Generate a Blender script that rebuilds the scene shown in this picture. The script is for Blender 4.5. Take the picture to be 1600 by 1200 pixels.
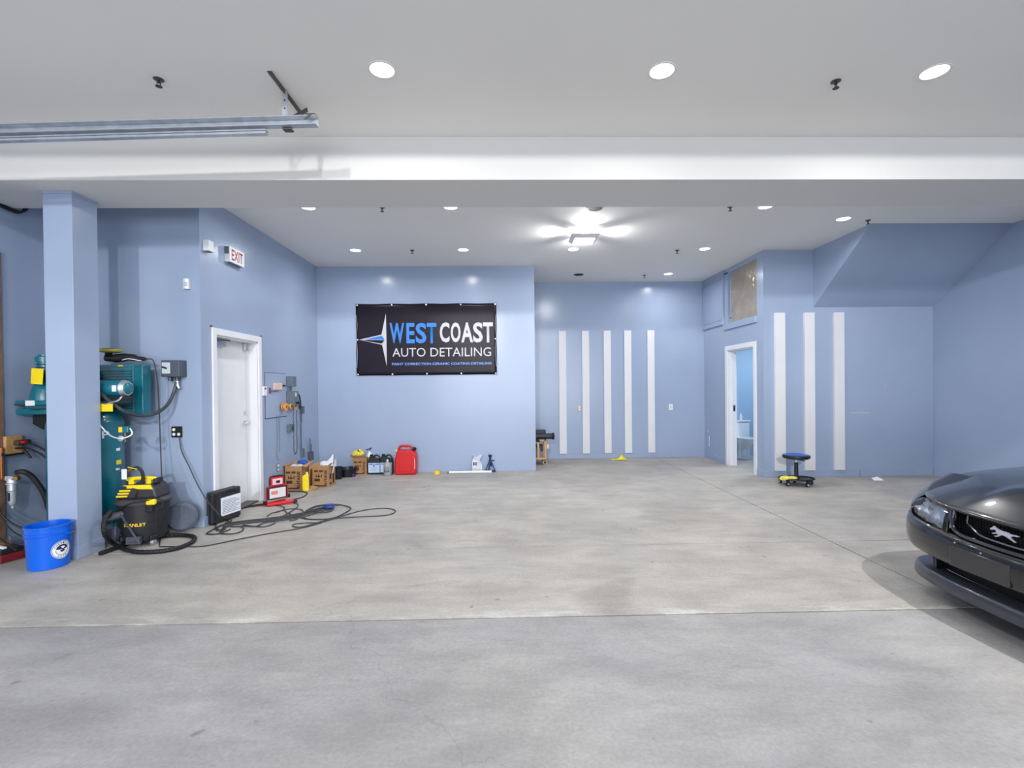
import bpy, bmesh, math, random
from mathutils import Vector, Matrix
random.seed(7)
for o in list(bpy.data.objects): bpy.data.objects.remove(o)
SC = bpy.context.scene
C = SC.collection
PI = math.pi

# ------------------------------------------------------------------ camera
F = 760.0; EYE = 1.53
YAW, PITCH, ROLL, CX, CY = -0.0211, -0.0077, 0.0101, 806.66, 609.98
_c, _s, _cp, _sp = math.cos(YAW), math.sin(YAW), math.cos(PITCH), math.sin(PITCH)
R1 = Vector((_c, _s, 0)); FW = Vector((-_cp*_s, _cp*_c, _sp)); U1 = Vector((_sp*_s, -_sp*_c, _cp))
R2 = math.cos(ROLL)*R1 - math.sin(ROLL)*U1; U2 = math.sin(ROLL)*R1 + math.cos(ROLL)*U1
cam_d = bpy.data.cameras.new('camera'); cam = bpy.data.objects.new('camera', cam_d); C.objects.link(cam)
cam_d.sensor_fit = 'HORIZONTAL'; cam_d.sensor_width = 36; cam_d.lens = F*36/1600
cam_d.shift_x = (800-CX)/1600; cam_d.shift_y = (CY-600)/1600
cam_d.clip_start = 0.05; cam_d.clip_end = 100
m = Matrix.Identity(4)
for i in range(3):
    m[i][0] = R2[i]; m[i][1] = U2[i]; m[i][2] = -FW[i]; m[i][3] = (0, 0, EYE)[i]
cam.matrix_world = m
SC.camera = cam

def at(px, py, X=None, Y=None, Z=None):
    """point of the place seen at a photo pixel, on a plane X=, Y= or Z=const (survey helper)"""
    d = FW + R2*(px-CX)/F - U2*(py-CY)/F
    k = X/d.x if X is not None else Y/d.y if Y is not None else (Z-EYE)/d.z
    return Vector((0, 0, EYE)) + d*k
def G(px, py, z=0.0): return at(px, py, Z=z)

# ------------------------------------------------------------------ world, lights, exposure
w = bpy.data.worlds.new('world'); SC.world = w; w.use_nodes = True
w.node_tree.nodes['Background'].inputs[0].default_value = (0.75, 0.85, 1.0, 1)
w.node_tree.nodes['Background'].inputs[1].default_value = 0.6
def area(name, loc, rot, sx, sy, power, col=(1, 1, 1), disk=False, spread=180):
    l = bpy.data.lights.new(name, 'AREA'); l.shape = 'DISK' if disk else 'RECTANGLE'
    l.size = sx
    if not disk: l.size_y = sy
    l.energy = power; l.color = col; l.spread = math.radians(spread)
    o = bpy.data.objects.new(name, l); o.location = loc; o.rotation_euler = rot; C.objects.link(o); return o
# soft fill light added behind the camera, no known source there
area('rear_fill_light', (1.0, -8.9, 1.75), (PI/2, 0, 0), 9.0, 3.2, 620, (0.97, 0.985, 1.0))
# unseen spots: shadow-derived key plus added fill, under an invented higher roof
def flood(x, y, z, p, aim, size=0.10, ang=100, blend=0.9):
    l = bpy.data.lights.new('key_fill_spot', 'SPOT'); l.energy = p; l.shadow_soft_size = size; l.spot_size = math.radians(ang); l.spot_blend = blend
    l.color = (1, 0.99, 0.975)
    o = bpy.data.objects.new('key_fill_spot', l); o.location = (x, y, z)
    o.rotation_euler = (Vector(aim)-Vector((x, y, z))).to_track_quat('-Z', 'Y').to_euler(); C.objects.link(o)
flood(-1.6, -8.0, 4.65, 1900, (-1.0, 9, 2.4), size=0.22, ang=60, blend=0.8)  # key light read from the cast shadows, set farther back for gentler falloff
flood(-1.6, -8.0, 4.65, 2700, (9.0, 7.4, 2.0), size=0.22, ang=44, blend=1.0)  # same position as the key, added to brighten the right wall
flood(2.6, -8.0, 4.65, 1500, (-3.8, 7, 2.2), size=0.22, ang=46, blend=1.0)  # second light from the left wall shadow, strengthened for the exit wall
area('bay_lamp', (3.6, 0.95, 4.68), (0, 0, 0), 0.10, 0, 190, (1, 0.985, 0.97), True)
area('bay_lamp', (-2.2, 0.75, 4.68), (0, 0, 0), 0.16, 0, 40, (1, 0.985, 0.97), True)
def lamp(x, y, p, z=3.712): area('downlight_lamp', (x, y, z), (0, 0, 0), 0.15, 0, p, (1, 0.98, 0.96), True, 165)
DOWN = [(-0.83, 3.385), (1.11, 3.385), (3.045, 3.385), (-2.365, 5.94), (-0.65, 5.94), (3.225, 5.95), (-2.365, 7.79), (-0.66, 7.79),
        (1.10, 7.79), (3.225, 7.79), (3.22, 9.53), (4.517, 6.401)]
for i, (x, y) in enumerate(DOWN): lamp(x, y, 10 if i < 3 else 14)
area('bathroom_lamp', (5.4, 9.2, 2.55), (0, 0, 0), 0.5, 0, 30, (0.92, 0.97, 1.0), True)
SC.view_settings.view_transform = 'Standard'; SC.view_settings.look = 'None'
SC.view_settings.exposure = 0.0; SC.view_settings.gamma = 1.0
SC.view_settings.use_curve_mapping = False

# ------------------------------------------------------------------ materials
MATS = {}
def lin(c): return tuple((v/255/12.92 if v/255 <= 0.04045 else ((v/255+0.055)/1.055)**2.4) for v in c)
def mat(name, col, rough=0.5, metal=0.0, noise=0.0, nscale=8, bump=0.0, bscale=60, spec=0.5, emit=0, coat=0, srgb=True, trans=0, alpha=1):
    if name in MATS: return MATS[name]
    M_ = bpy.data.materials.new(name); M_.use_nodes = True; MATS[name] = M_
    nt = M_.node_tree; b = nt.nodes['Principled BSDF']
    c = lin(col) if srgb else col
    b.inputs['Base Color'].default_value = (*c, 1); b.inputs['Roughness'].default_value = rough
    b.inputs['Metallic'].default_value = metal; b.inputs['Specular IOR Level'].default_value = spec
    b.inputs['Coat Weight'].default_value = coat; b.inputs['Transmission Weight'].default_value = trans
    b.inputs['Alpha'].default_value = alpha
    if emit:
        b.inputs['Emission Color'].default_value = (*c, 1); b.inputs['Emission Strength'].default_value = emit
    tc = nt.nodes.new('ShaderNodeTexCoord')
    if noise:
        n = nt.nodes.new('ShaderNodeTexNoise'); n.inputs['Scale'].default_value = nscale; n.inputs['Detail'].default_value = 5
        nt.links.new(tc.outputs['Object'], n.inputs['Vector'])
        r = nt.nodes.new('ShaderNodeMapRange'); r.inputs['From Min'].default_value = 0.3; r.inputs['From Max'].default_value = 0.7
        r.inputs['To Min'].default_value = 1-noise; r.inputs['To Max'].default_value = 1+noise
        nt.links.new(n.outputs['Fac'], r.inputs['Value'])
        mx = nt.nodes.new('ShaderNodeVectorMath'); mx.operation = 'SCALE'; mx.inputs[0].default_value = c
        nt.links.new(r.outputs['Result'], mx.inputs['Scale']); nt.links.new(mx.outputs['Vector'], b.inputs['Base Color'])
    if bump:
        n2 = nt.nodes.new('ShaderNodeTexNoise'); n2.inputs['Scale'].default_value = bscale; n2.inputs['Detail'].default_value = 3
        nt.links.new(tc.outputs['Object'], n2.inputs['Vector'])
        bp = nt.nodes.new('ShaderNodeBump'); bp.inputs['Strength'].default_value = bump; bp.inputs['Distance'].default_value = 0.01
        nt.links.new(n2.outputs['Fac'], bp.inputs['Height']); nt.links.new(bp.outputs['Normal'], b.inputs['Normal'])
    return M_
WALLC = (0.335, 0.418, 0.580)
wall_m = mat('blue_wall_paint', WALLC, 0.22, noise=0.03, nscale=1.3, bump=0.12, bscale=9, spec=0.45, srgb=False)
base_m = mat('blue_baseboard_paint', (0.325, 0.400, 0.565), 0.4, noise=0.04, nscale=5, srgb=False)
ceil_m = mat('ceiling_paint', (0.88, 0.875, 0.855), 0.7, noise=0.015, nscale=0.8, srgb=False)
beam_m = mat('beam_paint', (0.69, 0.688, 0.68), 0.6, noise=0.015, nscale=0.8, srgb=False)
white_m = mat('white_trim_paint', (0.80, 0.82, 0.86), 0.4, noise=0.02, nscale=4, srgb=False)
strip_m = mat('white_strip', (0.74, 0.75, 0.79), 0.5, noise=0.02, nscale=4, bump=0.05, bscale=40, srgb=False)
bathwall_m = mat('bathroom_wall', (0.33, 0.50, 0.70), 0.5, srgb=False)
dark_m = mat('black_plastic', (24, 26, 30), 0.45, noise=0.15, nscale=20)
rubber_m = mat('black_rubber', (20, 21, 24), 0.6)
cord_m = mat('dark_cord', (52, 54, 58), 0.5)
galv_m = mat('galvanised_steel', (196, 202, 210), 0.38, 0.75, noise=0.12, nscale=14)
steeld_m = mat('dark_steel', (96, 92, 86), 0.45, 0.7, noise=0.2, nscale=20)
chrome_m = mat('chrome', (225, 228, 232), 0.12, 1.0)
greybox_m = mat('grey_enclosure', (96, 110, 122), 0.5, noise=0.05)
greyboxd_m = mat('dark_grey_enclosure', (78, 88, 102), 0.5, noise=0.05)
wplast_m = mat('white_plastic', (232, 236, 240), 0.4)
teal_m = mat('teal_enamel', (14, 104, 122), 0.3, noise=0.08, nscale=6, coat=0.3)
teald_m = mat('dark_teal_enamel', (10, 74, 86), 0.4, noise=0.1, nscale=8)
yellow_m = mat('yellow_plastic', (240, 214, 20), 0.45, noise=0.05)
ycloth_m = mat('yellow_cloth', (232, 214, 84), 0.9, noise=0.15, nscale=18, bump=0.4, bscale=120)
red_m = mat('red_plastic', (206, 16, 26), 0.38, noise=0.06, nscale=4)
blue_m = mat('blue_plastic', (2, 96, 218), 0.3, noise=0.06, nscale=4)
wood_m = mat('raw_wood', (196, 152, 98), 0.7, noise=0.2, nscale=14, bump=0.2, bscale=40)
paper_m = mat('white_paper', (226, 232, 240), 0.8)
orange_m = mat('orange_plastic', (222, 160, 84), 0.5, noise=0.1)
ink_m = mat('brown_ink', (70, 44, 22), 0.9)
black_m = mat('flat_black', (8, 8, 9), 0.7)

def emit_mat(name, col, s):
    M_ = bpy.data.materials.new(name); M_.use_nodes = True; nt = M_.node_tree
    for n in list(nt.nodes): nt.nodes.remove(n)
    e = nt.nodes.new('ShaderNodeEmission'); e.inputs[0].default_value = (*col, 1); e.inputs[1].default_value = s
    o = nt.nodes.new('ShaderNodeOutputMaterial'); nt.links.new(e.outputs[0], o.inputs[0]); return M_
glow_m = emit_mat('lamp_glow', (1, 0.99, 0.97), 3.0)

def concrete(name, tint, warm):
    M_ = bpy.data.materials.new(name); M_.use_nodes = True; nt = M_.node_tree; L = nt.links.new
    b = nt.nodes['Principled BSDF']; tc = nt.nodes.new('ShaderNodeTexCoord')
    def noise(scale, detail=6, rough=0.6, stretch=None, dist=0.0):
        n = nt.nodes.new('ShaderNodeTexNoise'); n.inputs['Scale'].default_value = scale
        n.inputs['Detail'].default_value = detail; n.inputs['Roughness'].default_value = rough; n.inputs['Distortion'].default_value = dist
        if stretch:
            mp = nt.nodes.new('ShaderNodeMapping'); mp.inputs['Scale'].default_value = stretch; mp.inputs['Rotation'].default_value = (0, 0, 0.35)
            L(tc.outputs['Object'], mp.inputs['Vector']); L(mp.outputs['Vector'], n.inputs['Vector'])
        else: L(tc.outputs['Object'], n.inputs['Vector'])
        return n.outputs['Fac']
    def ramp(fac, a, b_, ca, cb):
        r = nt.nodes.new('ShaderNodeMapRange'); r.inputs['From Min'].default_value = a; r.inputs['From Max'].default_value = b_
        r.inputs['To Min'].default_value = ca; r.inputs['To Max'].default_value = cb; r.interpolation_type = 'SMOOTHSTEP'
        L(fac, r.inputs['Value']); return r.outputs['Result']
    def mul(a, b_):
        n = nt.nodes.new('ShaderNodeMath'); n.operation = 'MULTIPLY'; L(a, n.inputs[0]); L(b_, n.inputs[1]); return n.outputs[0]
    v = ramp(noise(0.9, 7, 0.65, (1, 1, 1), 0.6), 0.32, 0.68, 0.86, 1.09)
    v = mul(v, ramp(noise(3.2, 8, 0.7, (0.5, 1.5, 1)), 0.36, 0.64, 0.90, 1.07))
    v = mul(v, ramp(noise(45, 4, 0.7), 0.3, 0.7, 0.91, 1.08))
    v = mul(v, ramp(noise(0.55, 3, 0.5, (1, 1.6, 1), 1.2), 0.60, 0.74, 1.0, 0.86))       # old damp stains
    v = mul(v, ramp(noise(2.3, 3, 0.5, (1, 1.3, 1), 0.5), 0.70, 0.78, 1.0, 0.80))
    v = mul(v, ramp(noise(9, 2, 0.4), 0.72, 0.78, 1.0, 0.66))                             # small spots
    # hair cracks
    vo = nt.nodes.new('ShaderNodeTexVoronoi'); vo.feature = 'DISTANCE_TO_EDGE'; vo.inputs['Scale'].default_value = 0.33
    nz = nt.nodes.new('ShaderNodeTexNoise'); nz.inputs['Scale'].default_value = 2.2; nz.inputs['Detail'].default_value = 8
    L(tc.outputs['Object'], nz.inputs['Vector'])
    vm = nt.nodes.new('ShaderNodeVectorMath'); vm.operation = 'SCALE'; vm.inputs['Scale'].default_value = 0.8; L(nz.outputs['Color'], vm.inputs[0])
    va = nt.nodes.new('ShaderNodeVectorMath'); va.operation = 'ADD'; L(tc.outputs['Object'], va.inputs[0]); L(vm.outputs['Vector'], va.inputs[1])
    L(va.outputs['Vector'], vo.inputs['Vector'])
    ck = ramp(vo.outputs['Distance'], 0.0008, 0.0022, 0.86, 1.0)
    msk = ramp(noise(0.4, 2, 0.5), 0.48, 0.56, 0.0, 1.0)
    mxm = nt.nodes.new('ShaderNodeMath'); mxm.operation = 'MAXIMUM'; L(ck, mxm.inputs[0]); L(msk, mxm.inputs[1])
    v = mul(v, mxm.outputs[0])
    cm = nt.nodes.new('ShaderNodeMix'); cm.data_type = 'RGBA'; cm.inputs['A'].default_value = (*tint, 1); cm.inputs['B'].default_value = (*warm, 1)
    L(ramp(noise(0.7, 5, 0.6), 0.42, 0.62, 0, 1), cm.inputs['Factor'])
    # faint blue paint wear
    cb = nt.nodes.new('ShaderNodeMix'); cb.data_type = 'RGBA'; L(cm.outputs['Result'], cb.inputs['A']); cb.inputs['B'].default_value = (0.30, 0.42, 0.60, 1)
    L(ramp(noise(1.1, 6, 0.7, (2.2, 0.6, 1), 1.0), 0.69, 0.80, 0, 0.7), cb.inputs['Factor'])
    # pale chipped rim along the big joint, brown drips near the column
    sx_ = nt.nodes.new('ShaderNodeSeparateXYZ'); L(tc.outputs['Object'], sx_.inputs[0])
    rim = ramp(sx_.outputs['Y'], 3.20, 3.42, 1.0, 0.0)
    rim = mul(rim, ramp(noise(5.0, 6, 0.7, (0.4, 1.6, 1)), 0.46, 0.62, 0.0, 0.75)); gate = ramp(sx_.outputs['Y'], 3.19, 3.215, 0.0, 1.0); rim = mul(rim, gate)
    cr_ = nt.nodes.new('ShaderNodeMix'); cr_.data_type = 'RGBA'; L(cb.outputs['Result'], cr_.inputs['A']); cr_.inputs['B'].default_value = (0.60, 0.59, 0.56, 1); L(rim, cr_.inputs['Factor'])
    cb2 = nt.nodes.new('ShaderNodeMix'); cb2.data_type = 'RGBA'; L(cr_.outputs['Result'], cb2.inputs['A']); cb2.inputs['B'].default_value = (0.20, 0.165, 0.12, 1)
    L(ramp(noise(1.7, 5, 0.65, (1.0, 2.2, 1), 0.8), 0.635, 0.76, 0, 0.45), cb2.inputs['Factor'])
    sc = nt.nodes.new('ShaderNodeVectorMath'); sc.operation = 'SCALE'; L(cb2.outputs['Result'], sc.inputs[0]); L(v, sc.inputs['Scale'])
    L(sc.outputs['Vector'], b.inputs['Base Color'])
    L(ramp(noise(1.3, 4, 0.6), 0.3, 0.7, 0.42, 0.68), b.inputs['Roughness'])
    b.inputs['Specular IOR Level'].default_value = 0.35
    bp = nt.nodes.new('ShaderNodeBump'); bp.inputs['Strength'].default_value = 0.12; bp.inputs['Distance'].default_value = 0.01
    L(noise(30, 5, 0.7), bp.inputs['Height']); L(bp.outputs['Normal'], b.inputs['Normal'])
    return M_
conc_rear = concrete('concrete_rear', (0.385, 0.368, 0.345), (0.42, 0.395, 0.362))
conc_front = concrete('concrete_front', (0.325, 0.320, 0.325), (0.345, 0.338, 0.332))

def cardboard_mat():
    M_ = mat('cardboard', (168, 128, 88), 0.85, noise=0.08, nscale=7, bump=0.1, bscale=90)
    return M_
card_m = cardboard_mat()

# ------------------------------------------------------------------ mesh builder
def cat(pts, n=6, closed=False):
    """Catmull-Rom through pts"""
    P = [Vector(p) for p in pts]; out = []; N = len(P)
    rng = N if closed else N-1
    for i in range(rng):
        p1, p2 = P[i], P[(i+1) % N]
        p0 = P[i-1] if (i > 0 or closed) else p1*2-p2
        p3 = P[(i+2) % N] if (i+2 < N or closed) else p2*2-p1
        for k in range(n):
            t = k/n
            out.append(0.5*((2*p1)+(p2-p0)*t+(2*p0-5*p1+4*p2-p3)*t*t+(3*p1-p0-3*p2+p3)*t**3))
    if not closed: out.append(P[-1])
    return out

class MB:
    def __init__(s): s.v = []; s.f = []
    def add(s, verts, faces):
        k = len(s.v); s.v += [Vector(v) for v in verts]; s.f += [[i+k for i in f] for f in faces]; return s
    def box(s, c, d, rot=None):
        hx, hy, hz = d[0]/2, d[1]/2, d[2]/2
        V = [Vector((x, y, z)) for x in (-hx, hx) for y in (-hy, hy) for z in (-hz, hz)]
        if rot is not None: V = [rot @ v for v in V]
        c = Vector(c)
        return s.add([v+c for v in V], [(0, 1, 3, 2), (4, 6, 7, 5), (0, 4, 5, 1), (2, 3, 7, 6), (0, 2, 6, 4), (1, 5, 7, 3)])
    def bb(s, x0, x1, y0, y1, z0, z1): return s.box(((x0+x1)/2, (y0+y1)/2, (z0+z1)/2), (abs(x1-x0), abs(y1-y0), abs(z1-z0)))
    def bar(s, a, b, wd, th, up=(0, 0, 1)):
        a, b = Vector(a), Vector(b); d = b-a; L = d.length; z = d.normalized(); u = Vector(up)
        if abs(z.dot(u)) > 0.98: u = Vector((1, 0, 0))
        x = u.cross(z).normalized(); y = z.cross(x)
        return s.box((a+b)/2, (wd, th, L), Matrix((x, y, z)).transposed())
    def tube(s, pts, r, n=8, closed=False, caps=True):
        P = [Vector(p) for p in pts]; N = len(P); rs = r if isinstance(r, (list, tuple)) else [r]*N
        k = len(s.v); prev = None
        for i in range(N):
            if closed: t = P[(i+1) % N]-P[i-1]
            else: t = P[min(i+1, N-1)]-P[max(i-1, 0)]
            if t.length < 1e-9: t = Vector((0, 0, 1))
            t.normalize()
            if prev is None:
                u = Vector((0, 0, 1)) if abs(t.z) < 0.9 else Vector((1, 0, 0)); a = t.cross(u).normalized()
            else:
                a = prev - t*prev.dot(t)
                a = a.normalized() if a.length > 1e-6 else t.orthogonal().normalized()
            prev = a; b = t.cross(a)
            for j in range(n):
                th = 2*PI*j/n; s.v.append(P[i]+(a*math.cos(th)+b*math.sin(th))*rs[i])
        for i in range(N if closed else N-1):
            for j in range(n):
                a0 = k+i*n+j; a1 = k+i*n+(j+1) % n; i2 = (i+1) % N
                s.f.append([a0, a1, k+i2*n+(j+1) % n, k+i2*n+j])
        if caps and not closed:
            s.f.append([k+j for j in range(n)][::-1]); s.f.append([k+(N-1)*n+j for j in range(n)])
        return s
    def cyl(s, a, b, r0, r1=None, n=16): return s.tube([a, b], [r0, r0 if r1 is None else r1], n)
    def lathe(s, prof, c=(0, 0, 0), axis='z', n=20, rot=None):
        c = Vector(c); k = len(s.v); m_ = len(prof)
        for j in range(n):
            th = 2*PI*j/n
            for r, h in prof:
                v = Vector((r*math.cos(th), r*math.sin(th), h))
                if axis == 'x': v = Vector((h, r*math.cos(th), r*math.sin(th)))
                if axis == 'y': v = Vector((r*math.sin(th), h, r*math.cos(th)))
                if rot is not None: v = rot @ v
                s.v.append(c+v)
        for j in range(n):
            for i in range(m_-1):
                a = k+j*m_+i; b = k+((j+1) % n)*m_+i
                s.f.append([a, b, b+1, a+1])
        if prof[0][0] > 1e-6: s.f.append([k+j*m_ for j in range(n)][::-1])
        if prof[-1][0] > 1e-6: s.f.append([k+j*m_+m_-1 for j in range(n)])
        return s
    def prism(s, poly, h0, h1, fn):
        """poly 2-D outline; fn(x, y, h) -> 3-D point"""
        n = len(poly); V = [fn(x, y, h0) for x, y in poly]+[fn(x, y, h1) for x, y in poly]
        Fs = [list(range(n))[::-1], list(range(n, 2*n))]+[[i, (i+1) % n, n+(i+1) % n, n+i] for i in range(n)]
        return s.add(V, Fs)
    def grid(s, rows):
        nr = len(rows); nc = len(rows[0])
        return s.add([p for r in rows for p in r], [[i*nc+j, i*nc+j+1, (i+1)*nc+j+1, (i+1)*nc+j] for i in range(nr-1) for j in range(nc-1)])
    def ball(s, c, r, n=12, sq=(1, 1, 1)):
        c = Vector(c); m_ = max(4, n//2)
        rows = [[c+Vector((r*sq[0]*math.sin(PI*i/m_)*math.cos(2*PI*j/n), r*sq[1]*math.sin(PI*i/m_)*math.sin(2*PI*j/n), -r*sq[2]*math.cos(PI*i/m_))) for j in range(n+1)] for i in range(m_+1)]
        return s.grid(rows)
    def build(s, name, mt, parent=None, bevel=0, smooth=False, solid=0, weld=True, sub=0):
        me = bpy.data.meshes.new(name); me.from_pydata([tuple(v) for v in s.v], [], s.f)
        bm = bmesh.new(); bm.from_mesh(me)
        if weld: bmesh.ops.remove_doubles(bm, verts=bm.verts, dist=1e-5)
        bmesh.ops.recalc_face_normals(bm, faces=bm.faces); bm.to_mesh(me); bm.free()
        me.materials.append(mt)
        o = bpy.data.objects.new(name, me); C.objects.link(o)
        if parent is not None: o.parent = parent
        if solid:
            d = o.modifiers.new('solid', 'SOLIDIFY'); d.thickness = solid; d.offset = 0
        if bevel:
            d = o.modifiers.new('bevel', 'BEVEL'); d.width = bevel; d.segments = 2; d.limit_method = 'ANGLE'; d.angle_limit = math.radians(50)
        if sub:
            d = o.modifiers.new('sub', 'SUBSURF'); d.levels = sub; d.render_levels = sub
        if smooth:
            for p in me.polygons: p.use_smooth = True
            try:
                me.set_sharp_from_angle(angle=math.radians(42))
            except Exception: pass
        return o

def thing(name, label, category, loc=(0, 0, 0), rotz=0, group=None):
    o = bpy.data.objects.new(name, None); C.objects.link(o); o.location = loc; o.rotation_euler = (0, 0, rotz)
    o.empty_display_size = 0.05
    o['label'] = label; o['category'] = category
    if group: o['group'] = group
    return o
def tag(o, label, category, group=None):
    o['label'] = label; o['category'] = category
    if group: o['group'] = group
    return o
def struct(o): o['kind'] = 'structure'; return o
def dup(root, loc, label, group=None, rotz=None):
    r = root.copy(); C.objects.link(r); r.location = loc; r['label'] = label
    if rotz is not None: r.rotation_euler = (0, 0, rotz)
    if group: r['group'] = group
    for ch in list(root.children):
        c = ch.copy(); C.objects.link(c); c.parent = r
        for g in ch.children:
            d = g.copy(); C.objects.link(d); d.parent = c
    return r
def text(body, mt, parent, name, M4, w_=None, h_=None, extrude=0.0006, offset=0.0):
    """writing as a thin mesh; fitted to w_ x h_, M4 maps its local x (right), y (up), z (out)"""
    cu = bpy.data.curves.new('t', 'FONT'); cu.body = body; cu.size = 1; cu.offset = offset; cu.extrude = 0; cu.resolution_u = 3
    to = bpy.data.objects.new('t', cu); C.objects.link(to)
    dg = bpy.context.evaluated_depsgraph_get(); dg.update()
    me = bpy.data.meshes.new_from_object(to.evaluated_get(dg)); bpy.data.objects.remove(to)
    xs = [v.co.x for v in me.vertices]; ys = [v.co.y for v in me.vertices]
    x0, x1, y0, y1 = min(xs), max(xs), min(ys), max(ys)
    sy = h_/(y1-y0); sx = w_/(x1-x0) if w_ else sy
    for v in me.vertices: v.co = M4 @ Vector(((v.co.x-x0)*sx, (v.co.y-y0)*sy, extrude))
    me.materials.clear(); me.materials.append(mt); me.name = name
    o = bpy.data.objects.new(name, me); C.objects.link(o); o.parent = parent
    return o
def frame(origin, right, up):
    r, u = Vector(right).normalized(), Vector(up).normalized(); n = r.cross(u)
    M4 = Matrix.Identity(4)
    for i in range(3): M4[i][0] = r[i]; M4[i][1] = u[i]; M4[i][2] = n[i]; M4[i][3] = origin[i]
    return M4

# ================================================================== THE SETTING
XL, YN, YB, XB, YK, XR, YS, XW, ZC = -3.38, 5.475, 8.82, 0.53, 10.24, 4.21, 7.86, 7.03, 3.72
XO = -4.9; YJ1, YJ2, XJ = 3.2147, 4.6419, 3.1333
def sbox(name, mt, *bbs, bevel=0, parent=None):
    m_ = MB()
    for b in bbs: m_.bb(*b)
    o = m_.build(name, mt, parent, bevel=bevel, weld=False)
    if parent is None: struct(o)
    return o
fl = sbox('floor', black_m, (-5.1, 8.5, -9.2, 10.5, -0.10, -0.02))
def slab(x0, x1, y0, y1, mt):
    MB().bb(x0, x1, y0, y1, -0.02, 0.0).build('slab', mt, fl, bevel=0.003)
g = 0.006
slab(-5.1, 8.5, -9.2, YJ1-0.009, conc_front)
slab(-5.1, XJ-g, YJ1+0.008, YJ2-g, conc_rear); slab(XJ+g, 8.5, YJ1+0.008, YJ2-g, conc_rear)
slab(-5.1, XJ-g, YJ2+g, 10.5, conc_rear); slab(XJ+g, 8.5, YJ2+g, 10.5, conc_rear)
sbox('ceiling', ceil_m, (-5.1, 8.5, 2.4, 10.5, ZC, ZC+0.1), (-5.1, 8.5, 2.3, 2.4, ZC, 5.2), (-5.1, 8.5, -9.2, 2.4, 5.2, 5.3))  # higher front roof and riser are invented so the spots reach the beam
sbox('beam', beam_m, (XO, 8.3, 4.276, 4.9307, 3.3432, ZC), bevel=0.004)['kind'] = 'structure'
col_ = sbox('column', wall_m, (-4.1737, -3.9155, 4.5029, 4.778, 0, 3.3432), bevel=0.003)
sbox('column_base_trim', base_m, (-4.186, -3.903, 4.491, 4.790, 0, 0.115), bevel=0.004, parent=col_)
sbox('column_cap_trim', base_m, (-4.182, -3.907, 4.495, 4.786, 3.318, 3.3432), bevel=0.002, parent=col_)

sbox('wall_left', wall_m, (XO-0.12, XO, -9.2, 5.6, 0, 5.2))
sbox('wall_left_recess', wall_m, (XO, XL-0.2, YN, YN+0.14, 0, ZC), (XL-0.2, XL, YN, 5.74, 0, ZC), (XL-0.2, XL, 5.74, 6.70, 2.17, ZC), (XL-0.2, XL, 6.70, YB, 0, ZC))
sbox('wall_back_left', wall_m, (XL-0.2, XB, YB, YB+0.14, 0, ZC), (XB-0.14, XB, YB+0.14, YK, 0, ZC))
sbox('wall_back', wall_m, (XB-0.14, XR+0.15, YK, YK+0.12, 0, ZC))
sbox('wall_restroom', wall_m, (XR, XR+0.15, YS+0.14, 8.06, 0, ZC), (XR, XR+0.15, 8.06, 8.16, 0, 2.62), (XR, XR+0.15, 8.16, 9.13, 2.17, 2.62),
     (XR, XR+0.15, 9.13, 9.27, 0, 2.62), (XR, XR+0.15, 8.06, 9.27, 3.655, ZC), (XR, XR+0.15, 9.27, YK, 0, ZC))
sbox('wall_stripes', wall_m, (XR, XW, YS, YS+0.14, 0, ZC))
sbox('wall_right', wall_m, (XW, XW+0.12, 4.6, YS+0.14, 0, ZC), (XW+0.12, 8.3, 4.6, 4.72, 0, ZC), (8.3, 8.42, -9.2, 4.72, 0, 5.2))
sbox('wall_front', wall_m, (-4.9, -3.6, -9.2, -9.08, 0, 5.2), (5.6, 8.3, -9.2, -9.08, 0, 5.2), (-3.6, 5.6, -9.2, -9.08, 3.4, 5.2))
# sloping underside of the stair above
sof = MB().prism([(YS, 2.777), (YS, ZC), (6.585, ZC)], 5.035, XW, lambda y, z, x: Vector((x, y, z))).build('stair_soffit', wall_m)
struct(sof)
# restroom
sbox('wall_bathroom', bathwall_m, (4.36, 6.7, 10.35, 10.42, 0, 2.6), (6.6, 6.7, 8.0, 10.35, 0, 2.6), (XR+0.15, XR+0.16, 8.0, 8.1, 0, 2.6), (XR+0.15, 6.7, 8.0, 8.03, 0, 2.6))
sbox('ceiling_bathroom', ceil_m, (XR+0.15, 6.7, 8.0, 10.42, 2.6, 2.66))
# behind exit door
# baseboards
bh = 0.11; bt = 0.014
sbox('baseboard_left', base_m, (XO, XO+bt, 4.87, YN, 0, bh), (XO+bt, XL, YN-bt, YN, 0, bh), (XL, XL+bt, YN-bt, 5.655, 0, bh), bevel=0.003)
sbox('baseboard_exit', base_m, (XL, XL+bt, 6.775, YB, 0, bh), bevel=0.003)
sbox('baseboard_back_left', base_m, (XL+bt, XB, YB-bt, YB, 0, bh-0.01), bevel=0.003)
sbox('baseboard_back', base_m, (XB, XR, YK-bt, YK, 0, 0.095), bevel=0.003)
sbox('baseboard_restroom', base_m, (XR-bt, XR, 9.225, YK-bt, 0, bh), (XR-bt, XR, YS-bt, 8.07, 0, bh), bevel=0.003)
sbox('baseboard_stripes', base_m, (XR, 5.79, YS-bt, YS, 0, bh), (5.80, XW-bt, YS-bt, YS, 0, bh), bevel=0.003)
sbox('baseboard_right', base_m, (XW-bt, XW, 4.6, YS-bt, 0, bh), bevel=0.003)

def sthing(name, loc=(0, 0, 0)):
    o = bpy.data.objects.new(name, None); C.objects.link(o); o.location = loc; o['kind'] = 'structure'; return o
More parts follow.
